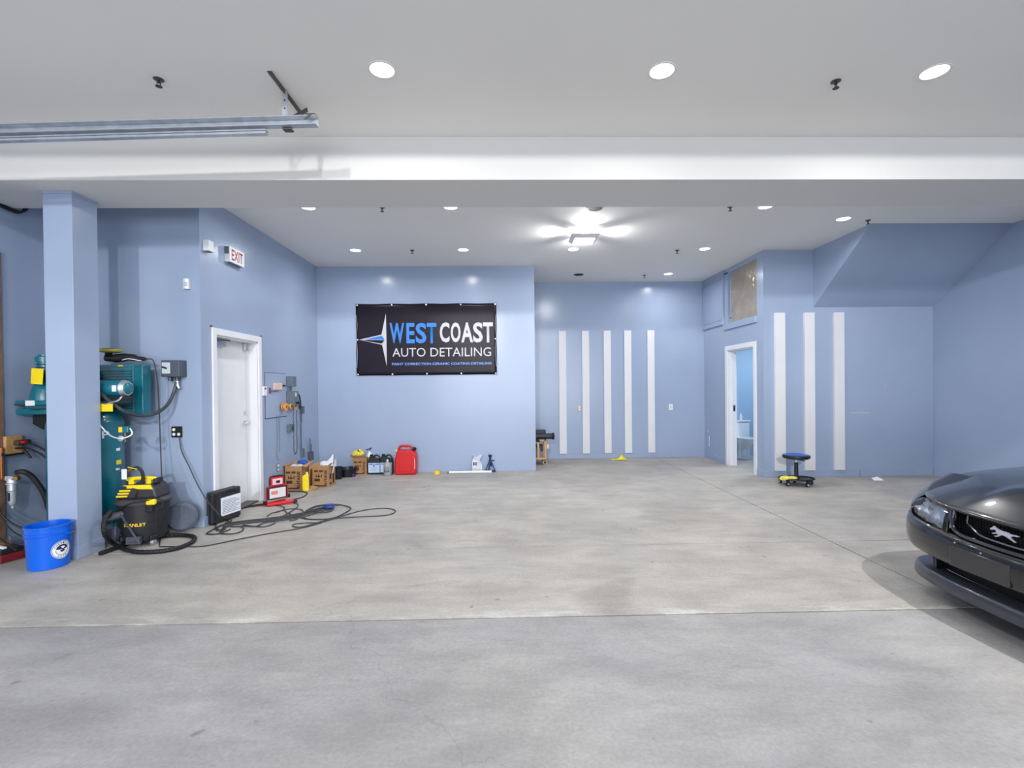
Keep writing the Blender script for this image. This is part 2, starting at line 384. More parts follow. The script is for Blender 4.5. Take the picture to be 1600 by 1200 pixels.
# ---- door_1: white exit door in the left recess wall
d1 = sthing('door_1', (XL, 6.2, 0))
def P1(mb): return mb
y0, y1, zt = 5.74-6.2, 6.70-6.2, 2.17
cs = 0.078
MB().bb(0, 0.022, y0-cs, y0, 0, zt+cs).build('door_casing', white_m, d1, bevel=0.004)
MB().bb(0, 0.022, y1, y1+cs, 0, zt+cs).build('door_casing', white_m, d1, bevel=0.004)
MB().bb(0, 0.022, y0, y1, zt, zt+cs).build('door_casing', white_m, d1, bevel=0.004)
MB().bb(-0.2, 0, y0, y0+0.018, 0, zt).bb(-0.2, 0, y1-0.018, y1, 0, zt).bb(-0.2, 0, y0, y1, zt-0.018, zt).build('door_jamb', white_m, d1)
leaf = MB().bb(-0.19, -0.145, y0+0.021, y1-0.021, 0.02, zt-0.022).build('door_leaf', white_m, d1, bevel=0.002)
MB().bb(-0.2, 0.0, y0+0.018, y1-0.018, 0, 0.018).build('threshold', steeld_m, d1)
hy, hz = 6.625-6.2, 1.085
h = MB(); h.lathe([(0, 0), (0.036, 0), (0.036, 0.012), (0.02, 0.02), (0.012, 0.06), (0, 0.06)], (-0.145, hy, hz), 'x', 18)
h.tube([(-0.09, hy, hz), (-0.085, hy-0.03, hz), (-0.085, hy-0.12, hz-0.004)], 0.010, 8)
h.build('lever_handle', chrome_m, leaf, smooth=True)
h = MB(); h.lathe([(0, 0), (0.03, 0), (0.03, 0.012), (0.016, 0.018), (0, 0.02)], (-0.145, hy+0.01, hz+0.13), 'x', 16)
h.build('deadbolt', chrome_m, leaf, smooth=True)
cl = MB(); cl.bb(-0.145, -0.10, y0+0.10, y0+0.40, 2.06, 2.115).build('door_closer', galv_m, d1, bevel=0.004)
cl = MB(); cl.bar((-0.115, y0+0.20, 2.125), (-0.03, y0+0.36, 2.13), 0.022, 0.006); cl.bar((-0.03, y0+0.36, 2.135), (-0.08, y0+0.07, 2.138), 0.02, 0.006)
cl.bb(-0.10, -0.03, y0+0.04, y0+0.10, 2.12, 2.15); cl.build('closer_arm', steeld_m, d1)
MB().bb(-0.14, -0.11, y1-0.10, y1-0.04, 2.05, 2.15).cyl((-0.11, y1-0.07, 2.08), (-0.08, y1-0.07, 2.05), 0.012, n=10).build('door_stop_bracket', galv_m, d1, bevel=0.003)
for yy in (y0-cs-0.012, y1+cs+0.004):
    MB().bb(0, 0.02, yy-0.008, yy+0.016, zt+cs+0.004, zt+cs+0.02).build('nail_clip', steeld_m, d1)

# ---- door_2: open restroom doorway
d2 = sthing('door_2', (XR, 8.645, 0)); y0, y1 = 8.16-8.645, 9.13-8.645
MB().bb(-0.022, 0, y0-0.085, y0, 0, zt+0.085).build('door_casing', white_m, d2, bevel=0.004)
MB().bb(-0.022, 0, y1, y1+0.09, 0, zt+0.085).build('door_casing', white_m, d2, bevel=0.004)
MB().bb(-0.022, 0, y0, y1, zt, zt+0.085).build('door_casing', white_m, d2, bevel=0.004)
MB().bb(0, 0.15, y0, y0+0.018, 0, zt).bb(0, 0.15, y1-0.018, y1, 0, zt).bb(0, 0.15, y0, y1, zt-0.018, zt).build('door_jamb', white_m, d2)
MB().bb(0.06, 0.075, y1-0.03, y1-0.018, 0, zt-0.018).build('door_stop', white_m, d2)
sp = MB().bb(0.085, 0.125, y1-0.021, y1-0.017, 1.02, 1.14).build('strike_plate', steeld_m, d2, bevel=0.001)
MB().bb(0.098, 0.112, y1-0.023, y1-0.0205, 1.05, 1.10).build('latch_hole', black_m, sp)

# ---- door_3: side garage door in the left wall (only its wooden jamb shows)
d3 = sthing('door_3', (XO, 3.0, 0))
MB().bb(0, 0.02, 4.70-3, 4.83-3, 0, 2.885).build('wooden_jamb', mat('brown_jamb', (128, 100, 84), 0.7, noise=0.25, nscale=6), d3, bevel=0.004)
MB().bb(0, 0.05, 0.9-3, 4.70-3, 2.74, 2.885).build('wooden_jamb', MATS['brown_jamb'], d3, bevel=0.004)
MB().bb(0, 0.05, 0.75-3, 0.9-3, 0, 2.885).build('wooden_jamb', MATS['brown_jamb'], d3, bevel=0.004)
for i in range(5):
    MB().bb(0.0, 0.035, 0.9-3, 4.70-3, i*0.548+0.003, (i+1)*0.548-0.003).build('door_panel', white_m, d3, bevel=0.008)

# ---- duct cover and boarded opening over the restroom door
t1 = sthing('trim_1', (XR, 9.75, 3.2))
MB().bb(-0.03, 0, -0.48, 0.485, -0.515, 0.515).build('cover_panel', wall_m, t1, bevel=0.003)
rv = MB()
for k in range(9):
    for zz in (-0.43, 0.36, 0.42): rv.bb(-0.034, -0.03, -0.42+k*0.1, -0.405+k*0.1, zz, zz+0.018)
rvo = rv.build('screw_row', greyboxd_m, t1, weld=False); rvo['kind'] = 'stuff'
sh = sthing('trim_2', (XR, 8.66, 3.14))
sheet_m = mat('brown_plastic_sheet', (158, 146, 130), 0.14, noise=0.12, nscale=5, bump=1.0, bscale=11, spec=1.0)
MB().bb(0.03, 0.04, -0.6, 0.61, -0.52, 0.515).build('backing_board', base_m, sh)
rows = [[Vector((0.016+0.008*math.sin(a*5+b*3)*math.cos(b*7), -0.6+a*0.96, -0.455+b*0.965)) for a in [i/14 for i in range(15)]] for b in [j/14 for j in range(15)]]
MB().grid(rows).build('plastic_sheet', sheet_m, sh, smooth=True)
for (yy, zz) in ((0.53, 0.40), (0.53, -0.36), (0.41, -0.36)):
    MB().lathe([(0, -0.012), (0.012, -0.006), (0.012, 0)], (0.03, yy, zz), 'x', 8).build('bolt', black_m, sh)
MB().bb(-0.028, 0.03, -0.6, 0.62, -0.57, -0.46).build('ledge_trim', wall_m, sh, bevel=0.003)
MB().bb(0.0, 0.03, 0.46, 0.61, -0.46, 0.515).bb(0.0, 0.03, -0.6, 0.61, 0.49, 0.515).build('opening_frame', wall_m, sh)

# ================================================================== CEILING THINGS
refl_m = mat('lamp_reflector', (240, 240, 240), 0.25, 0.3)
def downlight(x, y, label, lit=True, first=[None]):
    if lit and first[0] is not None: return dup(first[0], (x, y, ZC), label, 'recessed ceiling downlights')
    t = thing('recessed_downlight', label, 'ceiling light', (x, y, ZC), 0, 'recessed ceiling downlights' if lit else 'unlit recessed ceiling cans')
    MB().lathe([(0.082, -0.001), (0.094, -0.006), (0.100, -0.004), (0.100, 0.0)], n=28).build('trim_ring', mat('ring_white', (235, 235, 233), 0.4) if lit else greybox_m, t, smooth=True)
    if lit:
        MB().lathe([(0.082, -0.003), (0.055, -0.0045), (0, -0.005)], n=28).build('diffuser', glow_m, t, smooth=True)
    else:
        MB().lathe([(0.082, -0.003), (0.06, -0.002), (0, -0.001)], n=28).build('baffle', black_m, t, smooth=True)
    if lit: first[0] = t
    return t
names = ['lit recessed downlight in the front ceiling, left of the three before the beam', 'lit recessed downlight in the front ceiling, middle one of the three before the beam',
 'lit recessed downlight in the front ceiling near the right edge, largest on the right', 'lit downlight just behind the beam, nearest the exit sign wall',
 'lit downlight just behind the beam, above and left of the banner centre', 'lit downlight just behind the beam, right of the square fixture',
 'lit downlight above the left half of the banner, near the wall', 'lit downlight above the right half of the banner, near the wall',
 'lit downlight just behind the glaring square ceiling fixture', 'lit downlight in front of the duct cover, second row behind the beam',
 'small lit downlight closest to the back striped wall and duct cover', 'lit downlight beside the corner of the sloping stair soffit']
for (x, y), n_ in zip(DOWN, names): downlight(x, y, n_)
downlight(1.117, 5.99, 'dark unlit ceiling can at the beam edge above the square fixture', False)
downlight(1.449, 9.547, 'dark unlit ceiling can near the back wall behind the square fixture', False)
spr = [((-2.423, 3.495), 'bronze ceiling sprinkler head left of the door track bracket'), ((2.413, 3.493), 'dark ceiling sprinkler head between two front downlights on the right'),
 ((-1.479, 5.947), 'dark ceiling sprinkler head just behind the beam, above the banner left'), ((-1.472, 7.80), 'dark ceiling sprinkler head above the banner, close to its wall'),
 ((2.803, 7.864), 'small ceiling sprinkler head left of the second row right downlight'), ((2.776, 9.632), 'small ceiling sprinkler head nearest the back striped wall'),
 ((2.785, 5.952), 'small ceiling sprinkler head at the beam edge, right of the square fixture'), ((4.893, 6.46), 'dark ceiling sprinkler head at the tip of the stair soffit')]
sp0 = None
for (x, y), n_ in spr:
    if sp0 is None:
        sp0 = t = thing('sprinkler_head', n_, 'sprinkler', (x, y, ZC), 0.4, 'ceiling sprinkler heads')
        MB().lathe([(0.034, 0), (0.034, -0.004), (0.022, -0.009), (0.010, -0.011), (0, -0.011)], n=16).build('escutcheon', steeld_m, t, smooth=True)
        MB().cyl((0, 0, -0.01), (0, 0, -0.026), 0.009, n=10).bar((0.012, 0, -0.022), (0.005, 0, -0.05), 0.005, 0.005).bar((-0.012, 0, -0.022), (-0.005, 0, -0.05), 0.005, 0.005).build('frame', mat('dark_bronze', (70, 68, 66), 0.4, 0.7), t)
        MB().lathe([(0, -0.048), (0.022, -0.049), (0.022, -0.052), (0, -0.053)], n=14).build('deflector', MATS['dark_bronze'], t)
    else: dup(sp0, (x, y, ZC), n_)

# square flood fixture with side shutters
t = thing('ceiling_flood_fixture', 'glaring square white ceiling fixture hanging low between the downlights', 'ceiling light', (1.126, 6.9, ZC))
MB().bb(-0.14, 0.14, -0.14, 0.14, -0.018, 0).build('mounting_plate', wplast_m, t, bevel=0.004)
MB().cyl((0, 0, -0.02), (0, 0, -0.10), 0.035, n=14).build('stem', wplast_m, t)
q = MB()
q.add([(-0.15, -0.15, -0.13), (0.15, -0.15, -0.13), (0.15, 0.15, -0.13), (-0.15, 0.15, -0.13), (-0.2, -0.2, -0.085), (0.2, -0.2, -0.085), (0.2, 0.2, -0.085), (-0.2, 0.2, -0.085)],
      [(0, 1, 2, 3), (0, 4, 5, 1), (1, 5, 6, 2), (2, 6, 7, 3), (3, 7, 4, 0), (4, 7, 6, 5)])
q.build('lamp_housing', wplast_m, t, bevel=0.004)
MB().bb(-0.135, 0.135, -0.135, 0.135, -0.145, -0.131).build('diffuser', emit_mat('flood_glow', (1, 1, 1), 9), t, bevel=0.004)
for k in range(4):
    a = k*PI/2
    MB().box((0.17*math.cos(a), 0.17*math.sin(a), -0.07), (0.02+0.1*abs(math.sin(a)), 0.02+0.1*abs(math.cos(a)), 0.03)).build('side_lamp', MATS.setdefault('side_glow', emit_mat('side_glow', (1, 1, 1), 25)), t)
area('flood_lamp', (1.126, 6.9, ZC-0.15), (0, 0, 0), 0.24, 0.24, 20)
for dx, dy in ((1, 0), (-1, 0), (0, 1), (0, -1)):
    l = bpy.data.lights.new('flood_side_lamp', 'SPOT'); l.energy = 30; l.shadow_soft_size = 0.02; l.spot_size = math.radians(120); l.spot_blend = 1.0
    o = bpy.data.objects.new('flood_side_lamp', l); o.location = (1.126+dx*0.215, 6.9+dy*0.215, ZC-0.085)
    o.rotation_euler = Vector((dx, dy, 0.22)).to_track_quat('-Z', 'Y').to_euler(); C.objects.link(o)

# garage door track
t = thing('garage_door_track', 'galvanised overhead garage door track on a ceiling bracket, upper left', 'door track', (-1.35, 3.6, 3.47))
def tr(x, zc=3.47): return 0.0295*(x+1.34)
rl_ = MB()
za, zb = 0.0, tr(-4.86)
for (yo, zo, wy, wz) in ((0, 0, 0.006, 0.062), (-0.028, 0.030, 0.056, 0.005), (-0.028, -0.030, 0.056, 0.005)):
    rl_.bar((-3.5, yo, zb+zo-0.0), (0.0, yo, za+zo), wy if wy > wz else wy, wz, up=(0, 1, 0)) if False else rl_.add(
        [(-3.5, yo-wy/2, zb+zo-wz/2), (-3.5, yo+wy/2, zb+zo-wz/2), (-3.5, yo+wy/2, zb+zo+wz/2), (-3.5, yo-wy/2, zb+zo+wz/2),
         (0.0, yo-wy/2, za+zo-wz/2), (0.0, yo+wy/2, za+zo-wz/2), (0.0, yo+wy/2, za+zo+wz/2), (0.0, yo-wy/2, za+zo+wz/2)],
        [(0, 1, 2, 3), (4, 7, 6, 5), (0, 4, 5, 1), (1, 5, 6, 2), (2, 6, 7, 3), (3, 7, 4, 0)])
rl_.build('track_rail', galv_m, t, weld=False)
lo = MB()
for (zo, th) in ((-0.050, 0.010), (-0.068, 0.016)):
    lo.add([(-3.5, -0.03, zb+zo-th/2), (-3.5, 0.01, zb+zo-th/2), (-3.5, 0.01, zb+zo+th/2), (-3.5, -0.03, zb+zo+th/2),
            (-0.37, -0.03, -0.011+zo-th/2), (-0.37, 0.01, -0.011+zo-th/2), (-0.37, 0.01, -0.011+zo+th/2), (-0.37, -0.03, -0.011+zo+th/2)],
           [(0, 1, 2, 3), (4, 7, 6, 5), (0, 4, 5, 1), (1, 5, 6, 2), (2, 6, 7, 3), (3, 7, 4, 0)])
lo.build('lower_rail', galv_m, t, weld=False)
hx_ = -0.245
an = MB().bb(hx_-0.028, hx_+0.004, -0.20, 0.38, 0.246, 0.25).bb(hx_-0.0, hx_+0.004, -0.20, 0.38, 0.215, 0.25); an.build('ceiling_angle', steeld_m, t, weld=False)
MB().bb(hx_-0.020, hx_+0.020, 0.004, 0.008, -0.035, 0.245).build('hanger_strap', galv_m, t)
for k in range(4): MB().lathe([(0, -0.001), (0.006, -0.001), (0.006, 0.002)], (hx_, 0.003, -0.01+k*0.06), 'y', 8).build('bolt', dark_m, t)
MB().bar((hx_+0.012, 0.02, 0.03), (hx_+0.07, 0.24, 0.235), 0.03, 0.004, up=(1, 0, 0)).build('diagonal_brace', steeld_m, t)
MB().bb(hx_-0.01, hx_+0.055, -0.02, 0.03, -0.052, -0.044).build('clip_bracket', steeld_m, t)
MB().bb(-0.075, -0.002, -0.058, 0.004, 0.034, 0.042).bar((-0.075, -0.06, -0.005), (-0.03, -0.06, 0.035), 0.012, 0.004, up=(0, 1, 0)).build('end_stop', steeld_m, t)

# cables at the top left under the beam
t = thing('cable_bundle', 'black cables sagging from the ceiling at the top left edge', 'cable', (XO+0.05, 4.9, 3.35))
for k, (dz, dy) in enumerate(((0, 0), (0.02, 0.03))):
    MB().tube(cat([(0, -0.5, 0.10+dz), (0.0, -0.25, 0.0+dz), (0, 0.0+dy, -0.04+dz), (0, 0.10+dy, -0.02+dz), (0.0, 0.16+dy, 0.06+dz)]), 0.011, 8).build('cable', rubber_m, t, smooth=True)

# ================================================================== LEFT RECESS WALL THINGS
def wallbox(name, label, cat_, y0, y1, z0, z1, prot, mt, body='body', bevel=0.004):
    t = thing(name, label, cat_, (XL, (y0+y1)/2, (z0+z1)/2))
    MB().bb(0, prot, -(y1-y0)/2, (y1-y0)/2, -(z1-z0)/2, (z1-z0)/2).build(body, mt, t, bevel=bevel)
    return t
red_sign = mat('exit_red', (170, 20, 30), 0.5)
t = wallbox('exit_sign', 'white box exit sign with red letters high above the white door', 'exit sign', 5.949, 6.28, 3.077, 3.263, 0.067, wplast_m, 'housing')
text('EXIT', red_sign, t, 'lettering', frame((0.0675, -0.125, -0.065), (0, 1, 0), (0, 0, 1)), 0.25, 0.13, offset=0.012)
MB().bb(0.004, 0.058, -0.1665, -0.1655, 0.0, 0.088).build('side_window', greybox_m, t)
MB().bb(0.012, 0.055, -0.13, 0.13, -0.099, -0.092).build('lower_window', greybox_m, t)
t = wallbox('emergency_sounder', 'small white wall box high at the corner left of exit sign', 'wall sensor', 5.535, 5.631, 3.093, 3.213, 0.066, wplast_m)
MB().bb(0.012, 0.055, -0.035, 0.035, -0.066, -0.059).build('grille', greybox_m, t)
t = thing('motion_detector', 'white motion detector on the wall above the black disconnect switch', 'wall sensor', (-3.516, YN, 2.70))
MB().prism([(-0.035, 0), (0.04, 0), (0.04, -0.045), (0.012, -0.06), (-0.022, -0.045)], -0.06, 0.055, lambda x, y, h: Vector((x, y, h))).build('body', wplast_m, t, bevel=0.006)
MB().bb(-0.012, 0.03, -0.064, -0.05, -0.03, 0.015).build('lens', mat('grey_lens', (190, 198, 206), 0.3), t, bevel=0.003)
t = wallbox('thermostat', 'white keypad box on the edge of the exit door casing', 'keypad', 6.785, 6.885, 1.44, 1.57, 0.035, wplast_m)
MB().bb(0.0352, 0.037, -0.015, 0.02, 0.02, 0.045).build('display', dark_m, t)
# access hatch
t = thing('access_hatch', 'flush blue wall hatch outlined by dark seams behind the grey switch boxes', 'hatch', (XL, 7.22, 1.44))
MB().bb(0.0, 0.006, -0.32, 0.32, -0.32, 0.32).build('panel', wall_m, t, bevel=0.002)
MB().bb(0, 0.003, -0.334, -0.322, -0.334, 0.334).bb(0, 0.003, -0.334, 0.334, -0.334, -0.322).bb(0, 0.003, -0.334, 0.334, 0.323, 0.329).build('seam', greyboxd_m, t, weld=False)
t = thing('wooden_board', 'pale wooden board on the hatch beside the red lever', 'board', (XL, 7.25, 1.57))
MB().bb(0.007, 0.03, -0.13, 0.12, -0.05, 0.05).build('board', mat('pale_board', (226, 198, 186), 0.6), t, bevel=0.003)
MB().bb(0.012, 0.04, 0.13, 0.2, -0.002, 0.022).build('clip', black_m, t)
t = thing('red_lever', 'small dark red lever handle on the blue hatch', 'lever', (XL, 7.02, 1.51))
MB().bb(0.007, 0.022, -0.016, 0.012, -0.04, 0.04).build('plate', mat('dark_red', (130, 40, 66), 0.5), t, bevel=0.003)
MB().bar((0.02, 0.0, -0.01), (0.024, 0.2, -0.012), 0.01, 0.008).build('lever', steeld_m, t)
t = wallbox('switch_box', 'upper grey electrical box above the larger starter box', 'electrical box', 7.559, 7.71, 1.567, 1.725, 0.092, greybox_m)
MB().cyl((0.045, -0.02, -0.078), (0.045, -0.02, -0.15), 0.016, n=10).build('conduit', greyboxd_m, t)
t = wallbox('starter_box', 'large grey electrical box with white label and two black knobs', 'electrical box', 7.552, 7.726, 1.268, 1.494, 0.115, greybox_m)
MB().bb(0.1155, 0.117, -0.045, 0.02, 0.03, 0.09).build('sticker', mat('cream_sticker', (214, 208, 196), 0.7), t)
for yy in (0.0, 0.055): MB().lathe([(0.016, 0), (0.014, 0.025), (0, 0.026)], (0.115, yy, -0.07), 'x', 10).build('knob', black_m, t)
t = thing('conduit_run', 'thin dark conduit looping from starter box down to the small wall box', 'conduit', (XL+0.02, 8.04, 1.2))
MB().tube(cat([(0.04, -0.30, 0.24), (0.03, -0.16, 0.24), (0.0, -0.03, 0.16), (0, -0.01, 0.02)]), 0.012, 8).build('flexible_conduit', cord_m, t, smooth=True)
MB().tube(cat([(0.03, -0.30, 0.21), (0.02, -0.20, 0.20), (0.0, -0.09, 0.10), (0, -0.06, 0.0)]), 0.008, 6).build('flexible_conduit', cord_m, t, smooth=True)
MB().tube([(0, -0.01, -0.08), (0, -0.01, -0.65)], 0.010, 8).build('pipe', greyboxd_m, t, smooth=True)
MB().tube([(0, 0.02, -0.08), (0, 0.02, -0.22)], 0.007, 6).build('pipe', greyboxd_m, t, smooth=True)
wallbox('junction_box', 'small grey junction box at mid height on the conduit', 'electrical box', 8.029, 8.119, 1.122, 1.244, 0.045, greyboxd_m)
wallbox('junction_box', 'small grey wall box at the lower end of conduit', 'electrical box', 8.037, 8.128, 0.409, 0.546, 0.036, greybox_m)
t = wallbox('junction_box', 'dark grey wall box low near the corner above cardboard boxes', 'electrical box', 8.332, 8.455, 0.306, 0.45, 0.054, greyboxd_m)
MB().tube([(0.025, -0.02, 0.07), (0.025, -0.02, 0.3)], 0.009, 8).tube([(0.025, 0.03, 0.07), (0.025, 0.03, 0.2)], 0.007, 8).build('conduit', greyboxd_m, t, smooth=True)
t = wallbox('push_button_box', 'small grey push button box behind the hanging chain', 'electrical box', 7.561, 7.696, 0.862, 0.98, 0.053, greybox_m)
MB().bb(0.0535, 0.058, 0.0, 0.03, -0.025, 0.015).build('button', black_m, t)
# chain hoist wheels
for y, z, r, lb in ((7.373, 1.262, 0.062, 'left orange cable spool of the three on the blue hatch'), (7.54, 1.262, 0.045, 'middle orange cable spool under the starter box'), (7.70, 1.262, 0.062, 'right orange cable spool beside the starter box')):
    t = thing('orange_spool', lb, 'spool', (XL, y, z), 0, 'orange spools on the wall')
    MB().lathe([(r, 0.03), (r, 0.04), (r*0.5, 0.042), (r*0.5, 0.068), (r, 0.07), (r, 0.08), (0, 0.08)], (0, 0, 0), 'x', 16).build('spool', orange_m, t, smooth=True)
    MB().lathe([(0.014, 0.0), (0.014, 0.09), (0, 0.09)], (0, 0, 0), 'x', 8).build('axle', steeld_m, t)
t = thing('hoist_chain', 'hanging loop of dark chain below the orange spools', 'chain', (XL+0.105, 7.61, 0.9))
ch = MB(); path = [(0, -0.055, 0.33)]+[(0, -0.055+0.008*math.sin(i*1.9), 0.33-i*0.07) for i in range(1, 9)]+[(0, -0.062, -0.26), (0, -0.05, -0.33), (0, 0.0, -0.38), (0, 0.05, -0.33), (0, 0.062, -0.26)]+[(0, 0.055+0.008*math.sin(i*1.7), -0.26+i*0.07) for i in range(1, 9)]
pp = cat(path, 4); acc = 0; k = 0; i = 0
while i < len(pp)-1:                      # real links, alternately turned
    a = pp[i]; j = i+1
    while j < len(pp)-1 and (pp[j]-a).length < 0.026: j += 1
    b = pp[j]; d = (b-a)
    if d.length < 0.01: break
    d.normalize(); side = Vector((1, 0, 0)) if k % 2 else d.cross(Vector((1, 0, 0))).normalized()
    c_ = (a+b)/2; L = (b-a).length*0.5+0.004
    ch.tube([c_+d*L*math.cos(q)+side*0.009*math.sin(q) for q in [2*PI*s_/8 for s_ in range(8)]], 0.0033, 4, closed=True)
    k += 1; i = j
o = ch.build('chain_links', steeld_m, t, weld=False)
t = thing('wall_outlet', 'white duplex outlet low on the exit wall beside the boxes', 'outlet', (XL, 7.245, 0.37))
MB().bb(0, 0.008, -0.04, 0.04, -0.062, 0.062).build('cover_plate', greybox_m, t, bevel=0.002)
for zz in (-0.03, 0.03): MB().bb(0.008, 0.011, -0.024, 0.024, zz-0.02, zz+0.02).build('socket', wplast_m, t, bevel=0.003)
t = thing('pull_string', 'thin pale string hanging below the blue hatch', 'string', (XL+0.01, 7.25, 0.8))
MB().tube(cat([(0, -0.03, 0.35), (0, -0.028, 0), (0, -0.04, -0.25), (0, 0.02, -0.33)]), 0.003, 5).build('string', greybox_m, t)
MB().tube(cat([(0, 0.04, 0.35), (0, 0.038, 0), (0, 0.05, -0.2)]), 0.003, 5).build('string', greybox_m, t)

# disconnect switch and quad outlet on the recess wall
t = thing('disconnect_switch', 'dark grey disconnect switch box with cables, on the recess wall', 'switch', (-3.632, YN, 1.77))
MB().bb(-0.10, 0.095, -0.13, 0, -0.095, 0.085).build('box', greyboxd_m, t, bevel=0.006)
MB().bb(-0.088, 0.0, -0.1325, -0.13, -0.06, 0.06).build('switch_plate', mat('switch_plate', (206, 212, 216), 0.4), t, bevel=0.001)
MB().box((-0.055, -0.14, 0.004), (0.05, 0.016, 0.016), Matrix.Rotation(0.3, 3, 'Y')).build('handle', black_m, t, bevel=0.003)
for xx in (-0.045, 0.03): MB().cyl((xx, -0.06, -0.095), (xx, -0.06, -0.138), 0.02, n=10).build('gland', steeld_m, t)
MB().tube(cat([(0.03, -0.06, -0.14), (0.032, -0.062, -0.19), (0.05, -0.06, -0.22)]), 0.014, 8).build('loose_conduit_end', galv_m, t, smooth=True)
t = thing('power_conduit', 'thick black conduit sagging from disconnect switch to the compressor', 'cable', (-3.66, 5.35, 1.6))
def lp(o_, px, py, Y): return at(px, py, Y=Y)-Vector(o_)
O = (-3.66, 5.35, 1.6)
pts = [lp(O, 276, 597, 5.41), lp(O, 272, 612, 5.40), lp(O, 262, 632, 5.33), lp(O, 245, 645, 5.22), lp(O, 222, 650, 5.08), lp(O, 195, 643, 4.90), lp(O, 172, 627, 4.84), lp(O, 155, 612, 4.84), lp(O, 140, 602, 4.9)]
MB().tube(cat(pts), 0.017, 8).build('conduit', mat('dark_conduit', (56, 60, 66), 0.4), t, smooth=True)
t = thing('quad_outlet', 'black four-socket outlet on the recess wall left of exit door', 'outlet', (-3.65, YN, 1.065))
MB().bb(-0.055, 0.055, -0.022, 0, -0.058, 0.062).build('cover_plate', black_m, t, bevel=0.004)
for xx in (-0.025, 0.028):
    for zz in (-0.024, 0.028):
        MB().lathe([(0.017, 0), (0.017, -0.004), (0, -0.004)], (xx, -0.022, zz), 'y', 10).build('socket', wplast_m if not (xx > 0 and zz > 0) else dark_m, t)
t = thing('appliance_cord', 'thin dark cord running from black quad outlet to the floor', 'cord', (-3.6, 5.4, 0))
O = (-3.6, 5.4, 0)
pts = [lp(O, 280, 683, 5.44), lp(O, 284, 705, 5.42), lp(O, 296, 730, 5.40), lp(O, 308, 756, 5.40), lp(O, 322, 780, 5.38), lp(O, 336, 797, 5.36), lp(O, 345, 806, 5.37)]
pts = [p for p in pts]; pts.append(G(357, 812, 0.006)-Vector(O))
MB().tube(cat(pts), 0.006, 6).build('cord', cord_m, t, smooth=True)
for q_, (xa, lb) in enumerate(((236, 'cord'), )):
    pass

# ================================================================== COMPRESSOR
cx, cy_ = -4.30, 5.07
t = thing('air_compressor', 'large teal vertical air compressor behind the blue column', 'compressor', (cx, cy_, 0))
L_ = lambda px, py, Y: at(px, py, Y=Y)-Vector((cx, cy_, 0))
MB().lathe([(0.0, 0.12), (0.16, 0.14), (0.27, 0.19), (0.305, 0.26), (0.305, 1.20), (0.285, 1.27), (0.22, 1.32), (0.12, 1.35), (0, 1.355)], n=32).build('tank', teal_m, t, smooth=True)
for k in range(4):
    a = PI/4+k*PI/2
    MB().bar((0.24*math.cos(a), 0.24*math.sin(a), 0.2), (0.26*math.cos(a), 0.26*math.sin(a), 0.0), 0.06, 0.02).build('leg', teald_m, t)
MB().bb(-0.42, 0.30, -0.20, 0.16, 1.36, 1.39).bb(-0.20, 0.16, -0.14, 0.14, 1.25, 1.36).build('top_plate', teald_m, t, bevel=0.004)
# belt guard
gx0, gx1, gy0, gy1 = -0.30, 0.505, 0.10, 0.215
gd = MB().bb(gx0, gx1-0.10, gy0, gy1, 1.28, 1.80).bb(gx1-0.10, gx1, gy0-0.004, gy1, 1.28, 1.80).build('belt_guard', teal_m, t, bevel=0.006)
lv = MB()
for k in range(15): lv.bb(gx0+0.02, gx1-0.115, gy0-0.012, gy0, 1.335+k*0.028, 1.347+k*0.028)
lv.build('louvres', teald_m, gd, weld=False)
MB().bb(gx0, gx1, gy0-0.008, gy0, 1.775, 1.80).bb(gx1-0.105, gx1-0.09, gy0-0.010, gy0, 1.28, 1.80).build('guard_edge', teal_m, gd, bevel=0.002)
st = at(188, 570, Y=cy_+gy0-0.01)-Vector((cx, cy_, 0))
MB().bb(st.x-0.025, st.x+0.025, gy0-0.0105, gy0-0.008, 1.782, 1.797).build('sticker', yellow_m, gd)
MB().lathe([(0.19, 0), (0.21, 0.0), (0.21, 0.05), (0.19, 0.05)], (-0.12, gy0-0.055, 1.60), 'y', 24).build('flywheel', black_m, t, smooth=True)
# motor
mc = at(176, 607, Y=4.93)-Vector((cx, cy_, 0)); mr = 0.082
MB().lathe([(0, -0.22), (0.05, -0.22), (mr-0.01, -0.20), (mr, -0.16), (mr, 0.11), (mr-0.012, 0.125), (mr-0.02, 0.15), (0.045, 0.17), (0.02, 0.175), (0, 0.175)], mc, 'x', 24).build('motor', teal_m, t, smooth=True)
fm = MB()
for k in range(6): fm.lathe([(mr+0.003, -0.155+0.0), (mr+0.003, -0.15)], mc+Vector((0, 0, 0)), 'x', 24) if False else fm.bb(mc.x-0.19, mc.x-0.10, mc.y-mr-0.002, mc.y-mr+0.02, mc.z-0.05+k*0.017, mc.z-0.043+k*0.017)
fm.build('cooling_slots', black_m, t, weld=False)
MB().lathe([(0.064, 0.150), (0.074, 0.135), (0.083, 0.115), (0.0845, 0.115), (0.070, 0.152)], mc, 'x', 24).build('end_cap', galv_m, t, smooth=True)
MB().bb(mc.x+0.06, mc.x+0.10, mc.y-mr-0.004, mc.y-mr+0.004, mc.z-0.03, mc.z+0.03).build('data_plate', paper_m, t)
MB().bb(mc.x-0.12, mc.x+0.14, mc.y-0.07, mc.y+0.07, mc.z-0.115, mc.z-0.09).bb(mc.x-0.16, mc.x+0.16, mc.y-0.09, mc.y+0.09, mc.z-0.125, mc.z-0.115).build('motor_foot', dark_m, t)
MB().tube(cat([L_(190, 620, 4.84), L_(184, 626, 4.80), L_(170, 630, 4.80), L_(150, 637, 4.82)]), 0.008, 6).build('wiring', galv_m, t, smooth=True)
